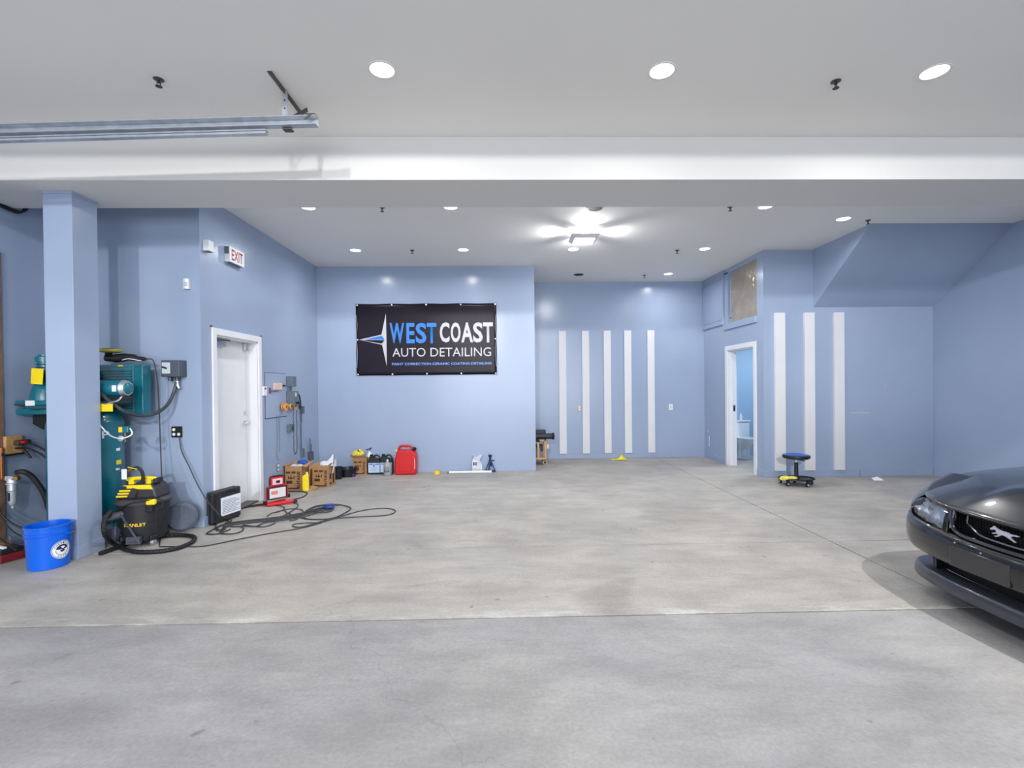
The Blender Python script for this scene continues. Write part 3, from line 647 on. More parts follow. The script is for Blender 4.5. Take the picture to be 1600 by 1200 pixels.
# pump
pc = at(64, 612, Y=5.1)-Vector((cx, cy_, 0))
MB().bb(pc.x-0.11, pc.x+0.22, -0.13, 0.10, 1.39, 1.44).bb(pc.x-0.115, pc.x+0.2, -0.12, 0.09, 1.30, 1.36).build('pump_base', teal_m, t, bevel=0.01)
MB().lathe([(0.12, 0), (0.115, 0.08), (0.085, 0.17), (0.06, 0.20), (0.06, 0.40), (0.075, 0.40), (0.075, 0.45), (0.05, 0.46), (0.05, 0.475), (0, 0.478)], (pc.x+0.07, 0.0, 1.43), n=20).build('pump', teal_m, t, smooth=True)
fn = MB()
for k in range(6): fn.lathe([(0.062, 0), (0.088, 0.003), (0.088, 0.008), (0.062, 0.011)], (pc.x+0.09, 0.0, 1.65+k*0.03), n=20)
fn.build('cooling_fins', teald_m, t, smooth=True)
MB().bb(pc.x-0.11, pc.x+0.0, -0.134, -0.126, 1.395, 1.41).build('oil_sight', steeld_m, t)
MB().bb(pc.x+0.0, pc.x+0.09, -0.136, -0.13, 1.375, 1.44).build('label_plate', paper_m, t)
MB().prism([(0, 0), (0.14, 0), (0.14, -0.16), (0.10, -0.16), (0, -0.10)], -0.03, 0.03, lambda x, z, h: Vector((pc.x-0.05+x, 0.02+h, 1.30+z))).build('oil_drain_bracket', dark_m, t)
p_ = at(58, 588, Y=4.93)-Vector((cx, cy_, 0))
MB().box(p_, (0.115, 0.003, 0.155), Matrix.Rotation(0.08, 3, 'Y')).build('warning_tag', yellow_m, t)
p_ = at(164, 637, Y=4.80)-Vector((cx, cy_, 0))
MB().box(p_+Vector((0, 0, 0)), (0.15, 0.003, 0.075)).build('warning_tag', yellow_m, t)
# pressure switch, gauge, fittings
p_ = at(196, 671, Y=4.84)-Vector((cx, cy_, 0))
MB().box(p_, (0.085, 0.05, 0.065)).build('pressure_switch', teal_m, t, bevel=0.008)
MB().box(p_+Vector((-0.028, -0.027, 0)), (0.035, 0.003, 0.05)).build('sticker', yellow_m, t)
MB().tube([p_+Vector((0, 0, -0.03)), p_+Vector((0, 0, -0.12))], 0.014, 8).tube([p_+Vector((-0.07, 0.02, -0.09)), p_+Vector((0.05, 0, -0.09))], 0.012, 8).build('pipe_fitting', steeld_m, t, smooth=True)
MB().lathe([(0.028, 0), (0.028, -0.02), (0.024, -0.022), (0, -0.022)], p_+Vector((-0.02, -0.02, -0.085)), 'y', 16).build('pressure_gauge', galv_m, t, smooth=True)
MB().tube(cat([p_+Vector((0.045, 0, 0.01)), p_+Vector((0.065, 0, -0.04)), p_+Vector((0.04, -0.02, -0.07)), L_(188, 685, 4.80), L_(172, 680, 4.78), L_(155, 662, 4.78), L_(145, 640, 4.8)]), 0.007, 6).build('air_line', galv_m, t, smooth=True)
def ontank(px, py, w_, h_, mt, nm, bend=True):
    ang = None
    d = at(px, py, Y=5.0); d = Vector((d.x, d.y, 0)).normalized()         # horizontal direction of sight
    b = Vector((-cx, -cy_, 0)); bb_ = b.dot(d); r = 0.3065
    k = -bb_ - math.sqrt(max(0, bb_*bb_-(b.length_squared-r*r)))
    hit = d*k
    hz_ = at(px, py, Y=hit.y).z; n_ = (hit-Vector((cx, cy_, 0))); a0 = math.atan2(n_.y, n_.x)
    rows = [[Vector((r*math.cos(a0+s_), r*math.sin(a0+s_), hz_+zz)) for s_ in [(-0.5+i/4)*w_/r for i in range(5)]] for zz in (-h_/2, h_/2)]
    return MB().grid(rows).build(nm, mt, t), a0, hz_
ontank(185, 702, 0.055, 0.028, paper_m, 'sticker'); ontank(186, 722, 0.07, 0.045, yellow_m, 'sticker'); ontank(184, 733, 0.05, 0.02, paper_m, 'sticker')
_, a0, hz_ = ontank(158, 680, 0.001, 0.001, teal_m, 'sticker')
# '0HP' lettering wraps the tank: one mesh per line, curved
lt = text('5 0HP', paper_m, t, 'tank_lettering', Matrix.Identity(4), 0.34, 0.075, offset=0.02)
for v in lt.data.vertices:
    a = a0+(v.co.x-0.27)/0.3065; v.co = Vector((0.3072*math.cos(a), 0.3072*math.sin(a), hz_-0.035+v.co.y))
p_ = at(197, 737, Y=4.85)-Vector((cx, cy_, 0))
MB().tube([L_(188, 738, 4.9), p_, L_(207, 733, 4.86)], 0.012, 8).build('outlet_valve', mat('brass', (190, 150, 70), 0.35, 0.9), t, smooth=True)
MB().bar(L_(200, 730, 4.85), L_(214, 733, 4.85), 0.012, 0.006).build('valve_handle', yellow_m, t)
p_ = at(194, 741, Y=4.83)-Vector((cx, cy_, 0))
MB().box(p_+Vector((0, 0, -0.0)), (0.05, 0.002, 0.10)).build('hang_tag', paper_m, t)
MB().tube(cat([L_(207, 733, 4.86), L_(216, 731, 4.87), L_(223, 740, 4.88), L_(222, 756, 4.88), L_(214, 775, 4.86), L_(212, 800, 4.9)]), 0.016, 8).build('hose', rubber_m, t, smooth=True)

# polisher on the belt guard
t = thing('buffing_polisher', 'black rotary polisher with yellow pad lying on the compressor', 'polisher', (-4.10, 5.22, 1.80))
O = Vector((-4.10, 5.22, 1.80)); Lp = lambda px, py: at(px, py, Y=5.22)-O
MB().tube(cat([Lp(166, 561)+Vector((0, 0, 0.01)), Lp(180, 560), Lp(200, 558), Lp(215, 560), Lp(228, 561)], 3), [0.035]*3+[0.045]*3+[0.036]*3+[0.022]*3+[0.014], 12).build('body', dark_m, t, smooth=True)
MB().lathe([(0.035, 0), (0.03, 0.03), (0.055, 0.06), (0.06, 0.075), (0, 0.075)], Lp(170, 556)+Vector((0, 0, 0)), n=20).build('gear_head', black_m, t, smooth=True)
MB().lathe([(0.06, 0.0), (0.10, 0.008), (0.108, 0.02), (0.10, 0.034), (0, 0.036)], Lp(171.5, 551)+Vector((0, 0, 0)), n=24).build('polishing_pad', mat('olive_pad', (190, 184, 70), 0.9, noise=0.2, nscale=30), t, smooth=True)
MB().tube(cat([Lp(196, 563)+Vector((0, -0.045, 0)), Lp(206, 561)+Vector((0, -0.04, 0)), Lp(224, 564)+Vector((0, -0.03, 0))]), 0.005, 6).build('side_stripe', paper_m, t, smooth=True)
O2 = (-4.10, 5.22, 1.80)
pts = [lp(O2, 228, 561, 5.22), lp(O2, 238, 562, 5.22), lp(O2, 243, 575, 5.24), lp(O2, 247, 605, 5.27), lp(O2, 249, 650, 5.30), lp(O2, 251, 700, 5.28), lp(O2, 253, 760, 5.22), lp(O2, 253, 800, 5.15), G(252, 828, 0.02)-O, G(249, 852, 0.007)-O]
MB().tube(cat(pts), 0.006, 6).build('power_cord', cord_m, t, smooth=True)

# ================================================================== WET VAC
vx, vy = -3.66, 4.98
t = thing('shop_vacuum', 'black and yellow wet vacuum with coiled black hose beside compressor', 'vacuum cleaner', (vx, vy, 0), 0.12)
ri = Matrix.Rotation(-0.12, 3, 'Z')
def LV(px, py, Y=None, Z=None):
    p = at(px, py, Y=Y) if Y is not None else at(px, py, Z=Z)
    return ri @ (p-Vector((vx, vy, 0)))
MB().lathe([(0, 0.045), (0.172, 0.05), (0.18, 0.07), (0.195, 0.235), (0.2, 0.238), (0.212, 0.40), (0.222, 0.405), (0.222, 0.42), (0, 0.42)], n=32).build('drum', mat('vac_black', (34, 36, 40), 0.5), t, smooth=True)
MB().lathe([(0, 0.42), (0.235, 0.42), (0.238, 0.435), (0.225, 0.452), (0.19, 0.462), (0, 0.462)], n=32).build('rim', mat('vac_grey', (64, 62, 70), 0.5), t, smooth=True)
hd = MB().prism([(-0.19, 0.46), (0.19, 0.46), (0.165, 0.55), (0.13, 0.60), (-0.09, 0.60), (-0.14, 0.56)], -0.13, 0.13, lambda x, z, y: Vector((x, y, z))).build('motor_head', mat('vac_head', (46, 44, 50), 0.45), t, bevel=0.02)
MB().prism([(-0.12, 0.60), (0.13, 0.60), (0.15, 0.555), (0.02, 0.56)], -0.134, -0.128, lambda x, z, y: Vector((x, y, z))).build('yellow_trim', yellow_m, t)
for k in range(3):
    zz = 0.485+k*0.027; xo = -0.175+k*0.014
    MB().bb(xo, xo+0.10, -0.142, -0.128, zz, zz+0.017).build('vent_bar', yellow_m, t, bevel=0.004)
MB().box((-0.055, -0.135, 0.583), (0.05, 0.02, 0.03)).build('switch', yellow_m, t, bevel=0.008)
MB().tube(cat([(-0.13, -0.05, 0.645), (-0.08, -0.05, 0.652), (0.05, -0.05, 0.655), (0.14, -0.05, 0.645)]), 0.019, 8).bb(-0.105, -0.055, -0.07, -0.03, 0.59, 0.65).bb(0.05, 0.10, -0.07, -0.03, 0.59, 0.65).build('handle', yellow_m, t, smooth=False, bevel=0.006)
MB().bb(0.12, 0.16, -0.08, 0.04, 0.60, 0.65).build('accessory_clip', dark_m, t, bevel=0.01)
MB().box((0.165, -0.185, 0.44), (0.085, 0.045, 0.055)).build('latch', yellow_m, t, bevel=0.014)
MB().box((0.14, -0.17, 0.38), (0.06, 0.04, 0.08)).build('latch_arm', dark_m, t, bevel=0.008)
vt = text('STANLEY', mat('vac_yellow', (236, 190, 40), 0.5), t, 'lettering', Matrix.Identity(4), 0.20, 0.038, offset=0.03)
for v in vt.data.vertices:
    a = -1.50+(v.co.x-0.10)/0.198; zz = v.co.y+0.205; rr = 0.1985; v.co = Vector((rr*math.cos(a), rr*math.sin(a), zz))
MB().cyl((-0.10, -0.16, 0.33), (-0.21, -0.25, 0.31), 0.038, 0.032, 12).build('hose_port', mat('vac_grey2', (88, 90, 100), 0.5), t, smooth=True)
for a in (-0.7, -2.4, 0.8, 2.4):
    MB().box((0.17*math.cos(a), 0.17*math.sin(a), 0.075), (0.07, 0.07, 0.05), Matrix.Rotation(a, 3, 'Z')).build('caster_foot', dark_m, t, bevel=0.01)
    MB().lathe([(0.012, -0.014), (0.030, -0.014), (0.030, 0.014), (0.012, 0.014)], (0.185*math.cos(a), 0.185*math.sin(a), 0.030), 'x', 14).build('caster_wheel', galv_m if a == -0.7 else rubber_m, t, smooth=True)
MB().box((0.02, -0.21, 0.08), (0.12, 0.05, 0.07)).box((0.02, -0.238, 0.085), (0.07, 0.01, 0.03)).build('accessory_holder', mat('vac_grey3', (74, 76, 86), 0.5), t, bevel=0.01)
# hose path seen on the photograph: out of the port, down, round on the floor
hp = [Vector((-0.19, -0.235, 0.315)), LV(172, 800, Y=4.62), LV(163, 815, Y=4.56), LV(164, 835, Y=4.56), LV(178, 850, Z=0.03), LV(205, 861, Z=0.022), LV(240, 862, Z=0.022), LV(275, 857, Z=0.022),
      LV(300, 847, Z=0.022), LV(303, 839, Z=0.022), LV(285, 836, Z=0.022), LV(250, 838, Z=0.022), LV(215, 845, Z=0.022), LV(190, 853, Z=0.022), LV(156, 865, Z=0.022)]
pp = cat(hp, 10); rr = [0.0215 if i % 2 else 0.0185 for i in range(len(pp))]
MB().tube(pp, rr, 10).build('hose', rubber_m, t, smooth=False)
MB().tube(cat([(-0.14, -0.19, 0.36), (0.0, -0.24, 0.44), (0.13, -0.22, 0.46), (0.2, -0.16, 0.47)]), 0.006, 6).tube(cat([(0.19, -0.17, 0.47), (0.235, -0.13, 0.44), (0.24, -0.14, 0.38), (0.21, -0.17, 0.35), (0.20, -0.17, 0.18)]), 0.006, 6).build('power_cord', rubber_m, t, smooth=True)
MB().bar((-0.10, -0.20, 0.34), (0.09, -0.245, 0.05), 0.018, 0.006).build('hose_strap', greyboxd_m, t)
t = thing('wound_cable', 'grey coiled cable bundle behind the wet vacuum by the wall', 'cable', (-3.50, 5.30, 0.17), 0.3)
MB().lathe([(0.05, -0.03), (0.13, -0.04), (0.155, -0.02), (0.155, 0.02), (0.13, 0.04), (0.05, 0.03)], (0, 0, 0), 'y', 24).build('coil', mat('grey_coil', (84, 94, 110), 0.6, noise=0.15, nscale=40), t, smooth=True)
t = thing('spray_bottle', 'small grey bottle with green nozzle in front of vacuum', 'bottle', (*G(181, 845)[:2], 0))
MB().lathe([(0, 0), (0.035, 0.0), (0.04, 0.01), (0.04, 0.11), (0.018, 0.14), (0.018, 0.16), (0, 0.16)], n=16).build('body', mat('grey_bottle', (92, 100, 118), 0.4), t, smooth=True)
MB().lathe([(0.022, 0.15), (0.022, 0.19), (0, 0.19)], n=10).box((0.0, -0.02, 0.205), (0.03, 0.07, 0.035)).build('nozzle', mat('green_nozzle', (10, 96, 90), 0.4), t, bevel=0.004)

# ================================================================== BUCKET
bx, by = G(65, 891)[:2]; by += 0.10; bx -= 0.03
t = thing('blue_bucket', 'blue plastic bucket with round white logo on the floor by column', 'bucket', (bx, by, 0))
MB().lathe([(0, 0.004), (0.128, 0.004), (0.132, 0.0), (0.138, 0.004), (0.150, 0.27), (0.158, 0.272), (0.158, 0.282), (0.150, 0.284), (0.151, 0.30), (0.160, 0.302), (0.160, 0.312), (0.152, 0.314), (0.1535, 0.355), (0.160, 0.357), (0.160, 0.370), (0.148, 0.370), (0.147, 0.36), (0.134, 0.01), (0, 0.01)], n=40).build('bucket', blue_m, t, smooth=True)
MB().tube([(0.158*math.cos(a), 0.158*math.sin(a), 0.30-0.05*abs(math.sin((a+0.2)))*0) if False else Vector((0.163*math.cos(a), 0.163*math.sin(a)+0.0, 0.285-0.035*math.sin(a+PI)**2)) for a in [0.0+i*PI/16 for i in range(17)]], 0.003, 6).build('bail_handle', galv_m, t)
for s_ in (1, -1): MB().cyl((0.150*s_, 0, 0.288), (0.170*s_, 0, 0.288), 0.014, n=10).build('handle_lug', blue_m, t)
ddir = Vector((-bx, -by)); a0 = math.atan2(ddir.y, ddir.x)+0.62
def onb(pts, zc, r, mt, nm):      # flat outline wrapped on the bucket
    o = MB(); n = len(pts)
    V = [Vector(((0.1385+0.0000+ (zc+y)*0.0442+r)*math.cos(a0+x/0.145), (0.1385+(zc+y)*0.0442+r)*math.sin(a0+x/0.145), zc+y)) for x, y in pts]
    return o, V
def disc(r0, r1, a_0, a_1, off, mt, nm):
    n = 28; rows = []
    for rr_ in [r0+(r1-r0)*k/4 for k in range(5)]:
        row = []
        for k in range(n+1):
            a = a_0+(a_1-a_0)*k/n; x, y = rr_*math.cos(a), rr_*math.sin(a); R_ = 0.1385+(0.155+y)*0.0442+off
            row.append(Vector((R_*math.cos(a0+x/0.145), R_*math.sin(a0+x/0.145), 0.155+y)))
        rows.append(row)
    return MB().grid(rows).build(nm, mt, t, smooth=True)
navy = mat('navy_print', (30, 44, 84), 0.5)
disc(0.0, 0.078, 0, 2*PI, 0.0015, wplast_m, 'logo_disc'); disc(0.070, 0.074, 0, 2*PI, 0.0022, navy, 'logo_ring')
disc(0.0, 0.046, 0.05*PI, 0.95*PI, 0.0022, navy, 'logo_field'); disc(0.044, 0.047, PI, 2*PI, 0.0022, navy, 'logo_arc')
disc(0.012, 0.030, 0.25*PI, 0.62*PI, 0.003, wplast_m, 'logo_figure'); disc(0.0, 0.02, -0.9*PI, 0.0, 0.003, navy, 'logo_figure')
def ringtext(s_, r, mid, step, h_, flip=False):
    lt = []
    for i, ch_ in enumerate(s_):
        if ch_ == ' ': continue
        off = (i-(len(s_)-1)/2)*step; a = mid-off if not flip else mid+off
        o = text(ch_, navy, t, 'logo_letter', Matrix.Identity(4), h_*0.75, h_, offset=0.02)
        for v in o.data.vertices:
            lx, ly = v.co.x-h_*0.375, v.co.y-h_/2
            if not flip: ox, oy = (r+ly)*math.cos(a)+lx*math.sin(a), (r+ly)*math.sin(a)-lx*math.cos(a)
            else: ox, oy = (r-ly)*math.cos(a)-lx*math.sin(a), (r-ly)*math.sin(a)+lx*math.cos(a)
            R_ = 0.1385+(0.155+oy)*0.0442+0.0024
            v.co = Vector((R_*math.cos(a0+ox/0.145), R_*math.sin(a0+ox/0.145), 0.155+oy))
ringtext('CHEMICAL', 0.058, PI/2, 0.30, 0.015); ringtext('GUYS', 0.058, -PI/2, 0.34, 0.015, True)

# things low at the left edge
t = thing('wooden_block', 'wooden block on the left wall holding black and red cables', 'block', (XO, 4.92, 1.02))
MB().bb(0.0, 0.045, -0.10, 0.06, -0.10, 0.075).build('block', wood_m, t, bevel=0.004)
MB().bb(0.0, 0.06, -0.12, 0.06, -0.115, -0.10).build('shelf_rail', dark_m, t)
MB().box((0.075, 0.03, 0.005), (0.05, 0.14, 0.05)).build('connector', mat('olive_grey', (62, 58, 48), 0.6), t, bevel=0.01)
t = thing('air_cables', 'two dark cables arching from the wooden block to the compressor', 'cable', (-4.8, 4.9, 1.0))
O = (-4.8, 4.9, 1.0)
for k, pl in enumerate(([(6, 700), (14, 694), (24, 692), (36, 691), (50, 694), (66, 701), (80, 712)], [(8, 712), (18, 702), (34, 700), (48, 702), (66, 711), (80, 724)], [(36, 702), (42, 708), (48, 715)])):
    MB().tube(cat([at(px, py, Y=4.93-0.02*k)-Vector(O) for px, py in pl]), 0.009 if k < 2 else 0.012, 7).build('cable', rubber_m, t, smooth=True)
MB().tube([at(29, 691, Y=4.91)-Vector(O), at(40, 691, Y=4.91)-Vector(O)], 0.013, 8).build('red_sleeve', red_m, t)
fy = 4.78
fc = at(19, 748, Y=fy)
t = thing('air_filter', 'grey metal air filter regulator with clear bowl on copper pipe', 'air filter', fc)
L3 = lambda px, py, Y=fy: at(px, py, Y=Y)-fc
MB().lathe([(0, 0.03), (0.034, 0.03), (0.04, 0.02), (0.044, -0.015), (0.05, -0.02), (0.05, -0.03), (0.04, -0.035), (0.04, -0.09), (0.03, -0.10), (0, -0.10)], (0, 0, -0.02), n=20).bb(-0.035, 0.035, -0.035, 0.035, -0.01, 0.03).build('filter_head', galv_m, t, smooth=True)
MB().lathe([(0.032, 0), (0.032, -0.10), (0.027, -0.13), (0.012, -0.145), (0.012, -0.17), (0, -0.17)], (0, 0, -0.115), n=20).build('bowl', mat('bowl', (170, 176, 184), 0.2, 0.3), t, smooth=True)
MB().bb(-0.008, 0.008, -0.036, -0.03, -0.21, -0.13).build('sight_slot', dark_m, t)
cop = mat('copper', (176, 108, 66), 0.35, 0.8)
MB().tube(cat([(-0.03, 0, 0.0), (-0.085, 0, -0.005), (-0.095, 0, 0.03), (-0.095, 0.0, 0.30)]), 0.014, 8).build('copper_pipe', cop, t, smooth=True)
MB().lathe([(0.02, -0.02), (0.02, 0.02)], (-0.05, 0, 0), 'x', 8).lathe([(0.02, -0.015), (0.02, 0.015)], (0.05, 0, 0.005), 'x', 8).build('brass_fitting', mat('brass', (190, 150, 70), 0.35, 0.9), t)
MB().box((-0.093, -0.01, 0.235), (0.045, 0.04, 0.03)).build('valve', chrome_m, t, bevel=0.005)
MB().tube(cat([L3(26, 738), L3(36, 737), L3(48, 743, 4.82), L3(60, 757, 4.86), L3(70, 774, 4.9), L3(78, 800, 4.95)]), 0.024, 10).build('black_hose', rubber_m, t, smooth=True)
t = thing('floor_cords', 'black cords drooping low across the left wall behind the bucket', 'cord', (-4.7, 4.6, 0))
O = Vector((-4.7, 4.6, 0))
MB().tube(cat([at(-12, 780, Y=4.7)-O, at(2, 803, Y=4.72)-O, at(18, 817, Y=4.74)-O, at(40, 827, Y=4.76)-O, at(66, 833, Y=4.78)-O]), 0.008, 6).build('cord', rubber_m, t, smooth=True)
MB().tube(cat([at(-12, 782, Y=4.72)-O, at(4, 812, Y=4.74)-O, at(20, 830, Y=4.74)-O, at(34, 838, Y=4.74)-O]), 0.006, 6).build('cord', rubber_m, t, smooth=True)
MB().tube(cat([at(-10, 836, Y=4.5)-O, at(6, 846, Y=4.45)-O, at(26, 860, Y=4.42)-O]), 0.009, 6).build('cord', rubber_m, t, smooth=True)
p_ = at(4, 878, Y=4.55)
t = thing('red_toolbox', 'dark red tool tray with black lid lying behind the blue bucket', 'toolbox', (p_.x-0.06, 4.56, 0), -0.35)
MB().bb(-0.20, 0.24, -0.09, 0.09, 0.0, 0.075).build('tray', mat('maroon', (112, 20, 34), 0.5, noise=0.2), t, bevel=0.012)
MB().bb(-0.20, 0.24, -0.085, 0.085, 0.075, 0.12).build('lid', dark_m, t, bevel=0.01)
MB().bb(-0.2, 0.1, 0.0, 0.06, 0.12, 0.15).build('wooden_scrap', mat('brown_scrap', (120, 84, 54), 0.8), t, bevel=0.003)
MB().bb(0.05, 0.22, -0.06, -0.03, 0.121, 0.14).build('white_bar', paper_m, t, bevel=0.003)

# ================================================================== CASE, WORK LIGHT
a_, b_ = G(333, 822), G(378, 806)
d_ = (b_-a_); ang = math.atan2(d_.y, d_.x); ln = d_.length*0.98
t = thing('tool_case', 'black plastic tool case with a white label leaning by exit door', 'case', (a_.x, a_.y, 0), ang)
cw, chh = ln, 0.37
th_ = 0.105
MB().bb(0, cw, 0.0, th_*0.5, 0.012, chh).build('front_shell', mat('case_black', (36, 38, 42), 0.5, noise=0.1), t, bevel=0.018)
MB().bb(0, cw, th_*0.5+0.002, th_, 0.012, chh).build('rear_shell', MATS['case_black'], t, bevel=0.018)
MB().bb(0.055+0.06, cw-0.012, -0.004, 0.002, 0.075, chh-0.085).build('label_sheet', paper_m, t, bevel=0.001)
ln_ = MB()
for k in range(9): ln_.bb(0.055+0.08, cw-0.03-(0.06 if k % 3 == 2 else 0), -0.0052, -0.004, 0.10+k*0.018, 0.105+k*0.018)
ln_.build('print_lines', greybox_m, t, weld=False)
MB().bb(0.20, 0.31, -0.012, 0.03, chh-0.035, chh-0.012).build('handle_recess', black_m, t, bevel=0.004)
for xx in (0.03, 0.14, cw-0.10): MB().bb(xx, xx+0.05, -0.008, 0.004, chh-0.06, chh-0.02).build('latch', dark_m, t, bevel=0.004)
MB().bb(0.02, 0.06, 0.01, 0.09, 0, 0.014).bb(cw-0.06, cw-0.02, 0.01, 0.09, 0, 0.014).build('foot', rubber_m, t)
for k in range(6): pass
MB().bb(0.012, 0.05, -0.003, 0.0, 0.06, chh-0.06).build('side_rib', dark_m, t, bevel=0.001)

lc = G(431, 790)
t = thing('twin_work_light', 'red and black twin-head work light standing near cardboard box', 'work light', (lc.x-0.02, lc.y+0.08, 0), 0.85)
def head(zc, w_, h_, face_m, frame_m, nm):
    h_o = MB().bb(-w_/2, w_/2, -0.02, 0.03, zc-h_/2, zc+h_/2).build(nm, frame_m, t, bevel=0.015)
    MB().bb(-w_/2+0.02, w_/2-0.02, -0.024, -0.019, zc-h_/2+0.02, zc+h_/2-0.02).build('lamp_face', face_m, h_o, bevel=0.004); return h_o
h1 = head(0.305, 0.17, 0.12, mat('pale_lamp', (226, 190, 204), 0.3), red_m, 'upper_head')
h2 = head(0.155, 0.25, 0.17, mat('pale_lamp2', (214, 216, 222), 0.3), dark_m, 'lower_head')
MB().bb(-0.085, 0.0, -0.0265, -0.024, 0.14, 0.185).build('orange_print', mat('orange_print', (226, 128, 110), 0.5), h2)
MB().bb(-0.02, 0.03, -0.0265, -0.024, 0.285, 0.32).build('lamp_chip', dark_m, h1)
MB().tube(cat([(-0.092, 0, 0.26), (-0.092, 0, 0.35), (-0.06, 0, 0.375), (0.06, 0, 0.375), (0.092, 0, 0.35), (0.092, 0, 0.26)], 5), 0.012, 8).build('carry_handle', dark_m, t, smooth=True)
MB().tube(cat([(-0.135, 0, 0.025), (-0.135, 0, 0.20), (-0.11, 0, 0.243), (0.11, 0, 0.243), (0.135, 0, 0.20), (0.135, 0, 0.06)], 5), 0.012, 8).build('side_bracket', mat('crimson', (160, 24, 44), 0.4), t, smooth=True)
MB().tube([(-0.15, -0.05, 0.02), (0.16, -0.14, 0.035)], 0.022, 10).tube([(-0.16, 0.02, 0.018), (0.16, 0.12, 0.018)], 0.016, 8).build('stand_foot', red_m, t, smooth=True)
for kx, kz in ((-0.155, 0.045), (0.15, 0.09)): MB().lathe([(0, -0.015), (0.026, -0.015), (0.026, 0.015), (0, 0.015)], (kx, 0.0, kz), 'x', 14).build('clamp_knob', black_m, t)
MB().box((0.17, -0.14, 0.03), (0.05, 0.05, 0.04)).build('end_cap', dark_m, t, bevel=0.01)

# ================================================================== CARDBOARD BOXES AND THE THINGS ALONG THE WALL
def carton(name, label, p, ang, w_, d_, h_, word, flaps):
    t = thing(name, label, 'cardboard box', (p.x, p.y, 0), ang, 'printed cardboard boxes')
    th = 0.006
    m_ = MB().bb(0, w_, 0, th, 0, h_).bb(0, w_, d_-th, d_, 0, h_).bb(0, th, th, d_-th, 0, h_).bb(w_-th, w_, th, d_-th, 0, h_).bb(th, w_-th, th, d_-th, 0, th)
    m_.build('box', card_m, t, weld=False)
    for (a, b, c, d) in flaps: MB().add([Vector(a), Vector(b), Vector(c), Vector(d)], [(0, 1, 2, 3)]).build('flap', card_m, t, solid=0.005)
    pr = MB()
    def pb(x0, x1, z0, z1): pr.bb(x0*w_, x1*w_, -0.0012, 0, z0*h_, z1*h_)
    pb(0.05, 0.30, 0.70, 0.78); pb(0.38, 0.62, 0.70, 0.78); pb(0.06, 0.42, 0.27, 0.40); pb(0.04, 0.80, 0.04, 0.10); pb(0.33, 0.37, 0.42, 0.64); pb(0.24, 0.46, 0.48, 0.53)
    pb(0.16, 0.22, 0.46, 0.58); pb(0.50, 0.56, 0.46, 0.58)
    pr.build('print_marks', ink_m, t, weld=False)
    text(word, black_m, t, 'print_word', frame((0.90*w_, -0.0008, 0.06*h_), (0, 0, 1), (-1, 0, 0)), 0.72*h_, 0.19*w_, offset=0.02)
    sd = MB()
    for (y0_, y1_, z0_, z1_) in ((0.15, 0.4, 0.1, 0.2), (0.15, 0.4, 0.35, 0.6), (0.6, 0.82, 0.1, 0.7)): sd.bb(w_, w_+0.0012, y0_*d_, y1_*d_, z0_*h_, z1_*h_)
    sd.build('side_print', ink_m, t, weld=False)
    return t
p = G(446, 766)
b1 = carton('cardboard_box', 'open cardboard box by the exit wall with a blue cloth on top', p, 0.02, 0.245, 0.30, 0.36, 'BUTANE',
       [((0.0, 0, 0.36), (0.0, 0.3, 0.36), (-0.02, 0.31, 0.375), (-0.03, 0.0, 0.375)), ((0.14, 0.0, 0.36), (0.245, 0.0, 0.36), (0.25, -0.01, 0.28), (0.15, -0.012, 0.285)), ((0.245, 0.0, 0.36), (0.245, 0.30, 0.36), (0.33, 0.30, 0.42), (0.31, 0.02, 0.34)), ((0, 0.30, 0.36), (0.24, 0.30, 0.36), (0.23, 0.34, 0.40), (0.02, 0.34, 0.40))])
t = thing('blue_cloth', 'crumpled blue cloth on top of the leftmost cardboard box', 'cloth', (p.x+0.20, p.y+0.15, 0.37))
MB().ball((0, 0, 0.035), 0.075, 14, (1.1, 0.8, 0.45)).ball((0.03, -0.02, 0.02), 0.05, 10, (1.1, 0.8, 0.5)).build('cloth', mat('blue_cloth', (36, 84, 176), 0.85, noise=0.2, nscale=20, bump=0.5, bscale=60), t, smooth=True)
t = thing('clear_bag', 'pale crumpled plastic bag inside the leftmost cardboard box', 'bag', (p.x+0.12, p.y+0.14, 0.31))
MB().ball((-0.03, 0, 0.02), 0.08, 10, (1, 1, 0.6)).ball((0.06, -0.03, 0.03), 0.07, 9, (1, 0.9, 0.6)).build('bag', mat('pale_bag', (206, 212, 222), 0.3, noise=0.1, bump=0.6, bscale=40), t, smooth=True)
t = thing('scrap_carton', 'torn brown carton with dark print between the two cardboard boxes', 'cardboard box', (p.x+0.285, p.y+0.16, 0), 0.35)
MB().add([(0, 0, 0), (0.13, 0.02, 0), (0.15, 0.02, 0.40), (0.01, 0, 0.33)], [(0, 1, 2, 3)]).build('panel', card_m, t, solid=0.006)
MB().add([(0.02, -0.005, 0.03), (0.05, -0.001, 0.03), (0.055, -0.001, 0.3), (0.025, -0.005, 0.28)], [(0, 1, 2, 3)]).add([(0.08, 0.005, 0.03), (0.12, 0.009, 0.03), (0.13, 0.009, 0.27), (0.085, 0.005, 0.25)], [(0, 1, 2, 3)]).build('dark_print', ink_m, t)
p = G(474, 768)
t = thing('yellow_bottle', 'yellow plastic bottle standing against the leftmost cardboard box', 'bottle', (p.x+0.02, p.y+0.03, 0), 0.5)
MB().bb(-0.045, 0.045, -0.035, 0.035, 0.0, 0.22).build('body', yellow_m, t, bevel=0.014)
MB().prism([(-0.045, 0.2), (0.045, 0.2), (0.045, 0.255), (0.028, 0.265), (-0.045, 0.225)], -0.03, 0.03, lambda x, z, y: Vector((x, y, z))).build('shoulder', yellow_m, t, bevel=0.01)
MB().lathe([(0.016, 0.255), (0.016, 0.285), (0, 0.285)], (0.022, 0, 0), n=12).build('cap', mat('pale_yellow_cap', (240, 214, 150), 0.5), t)
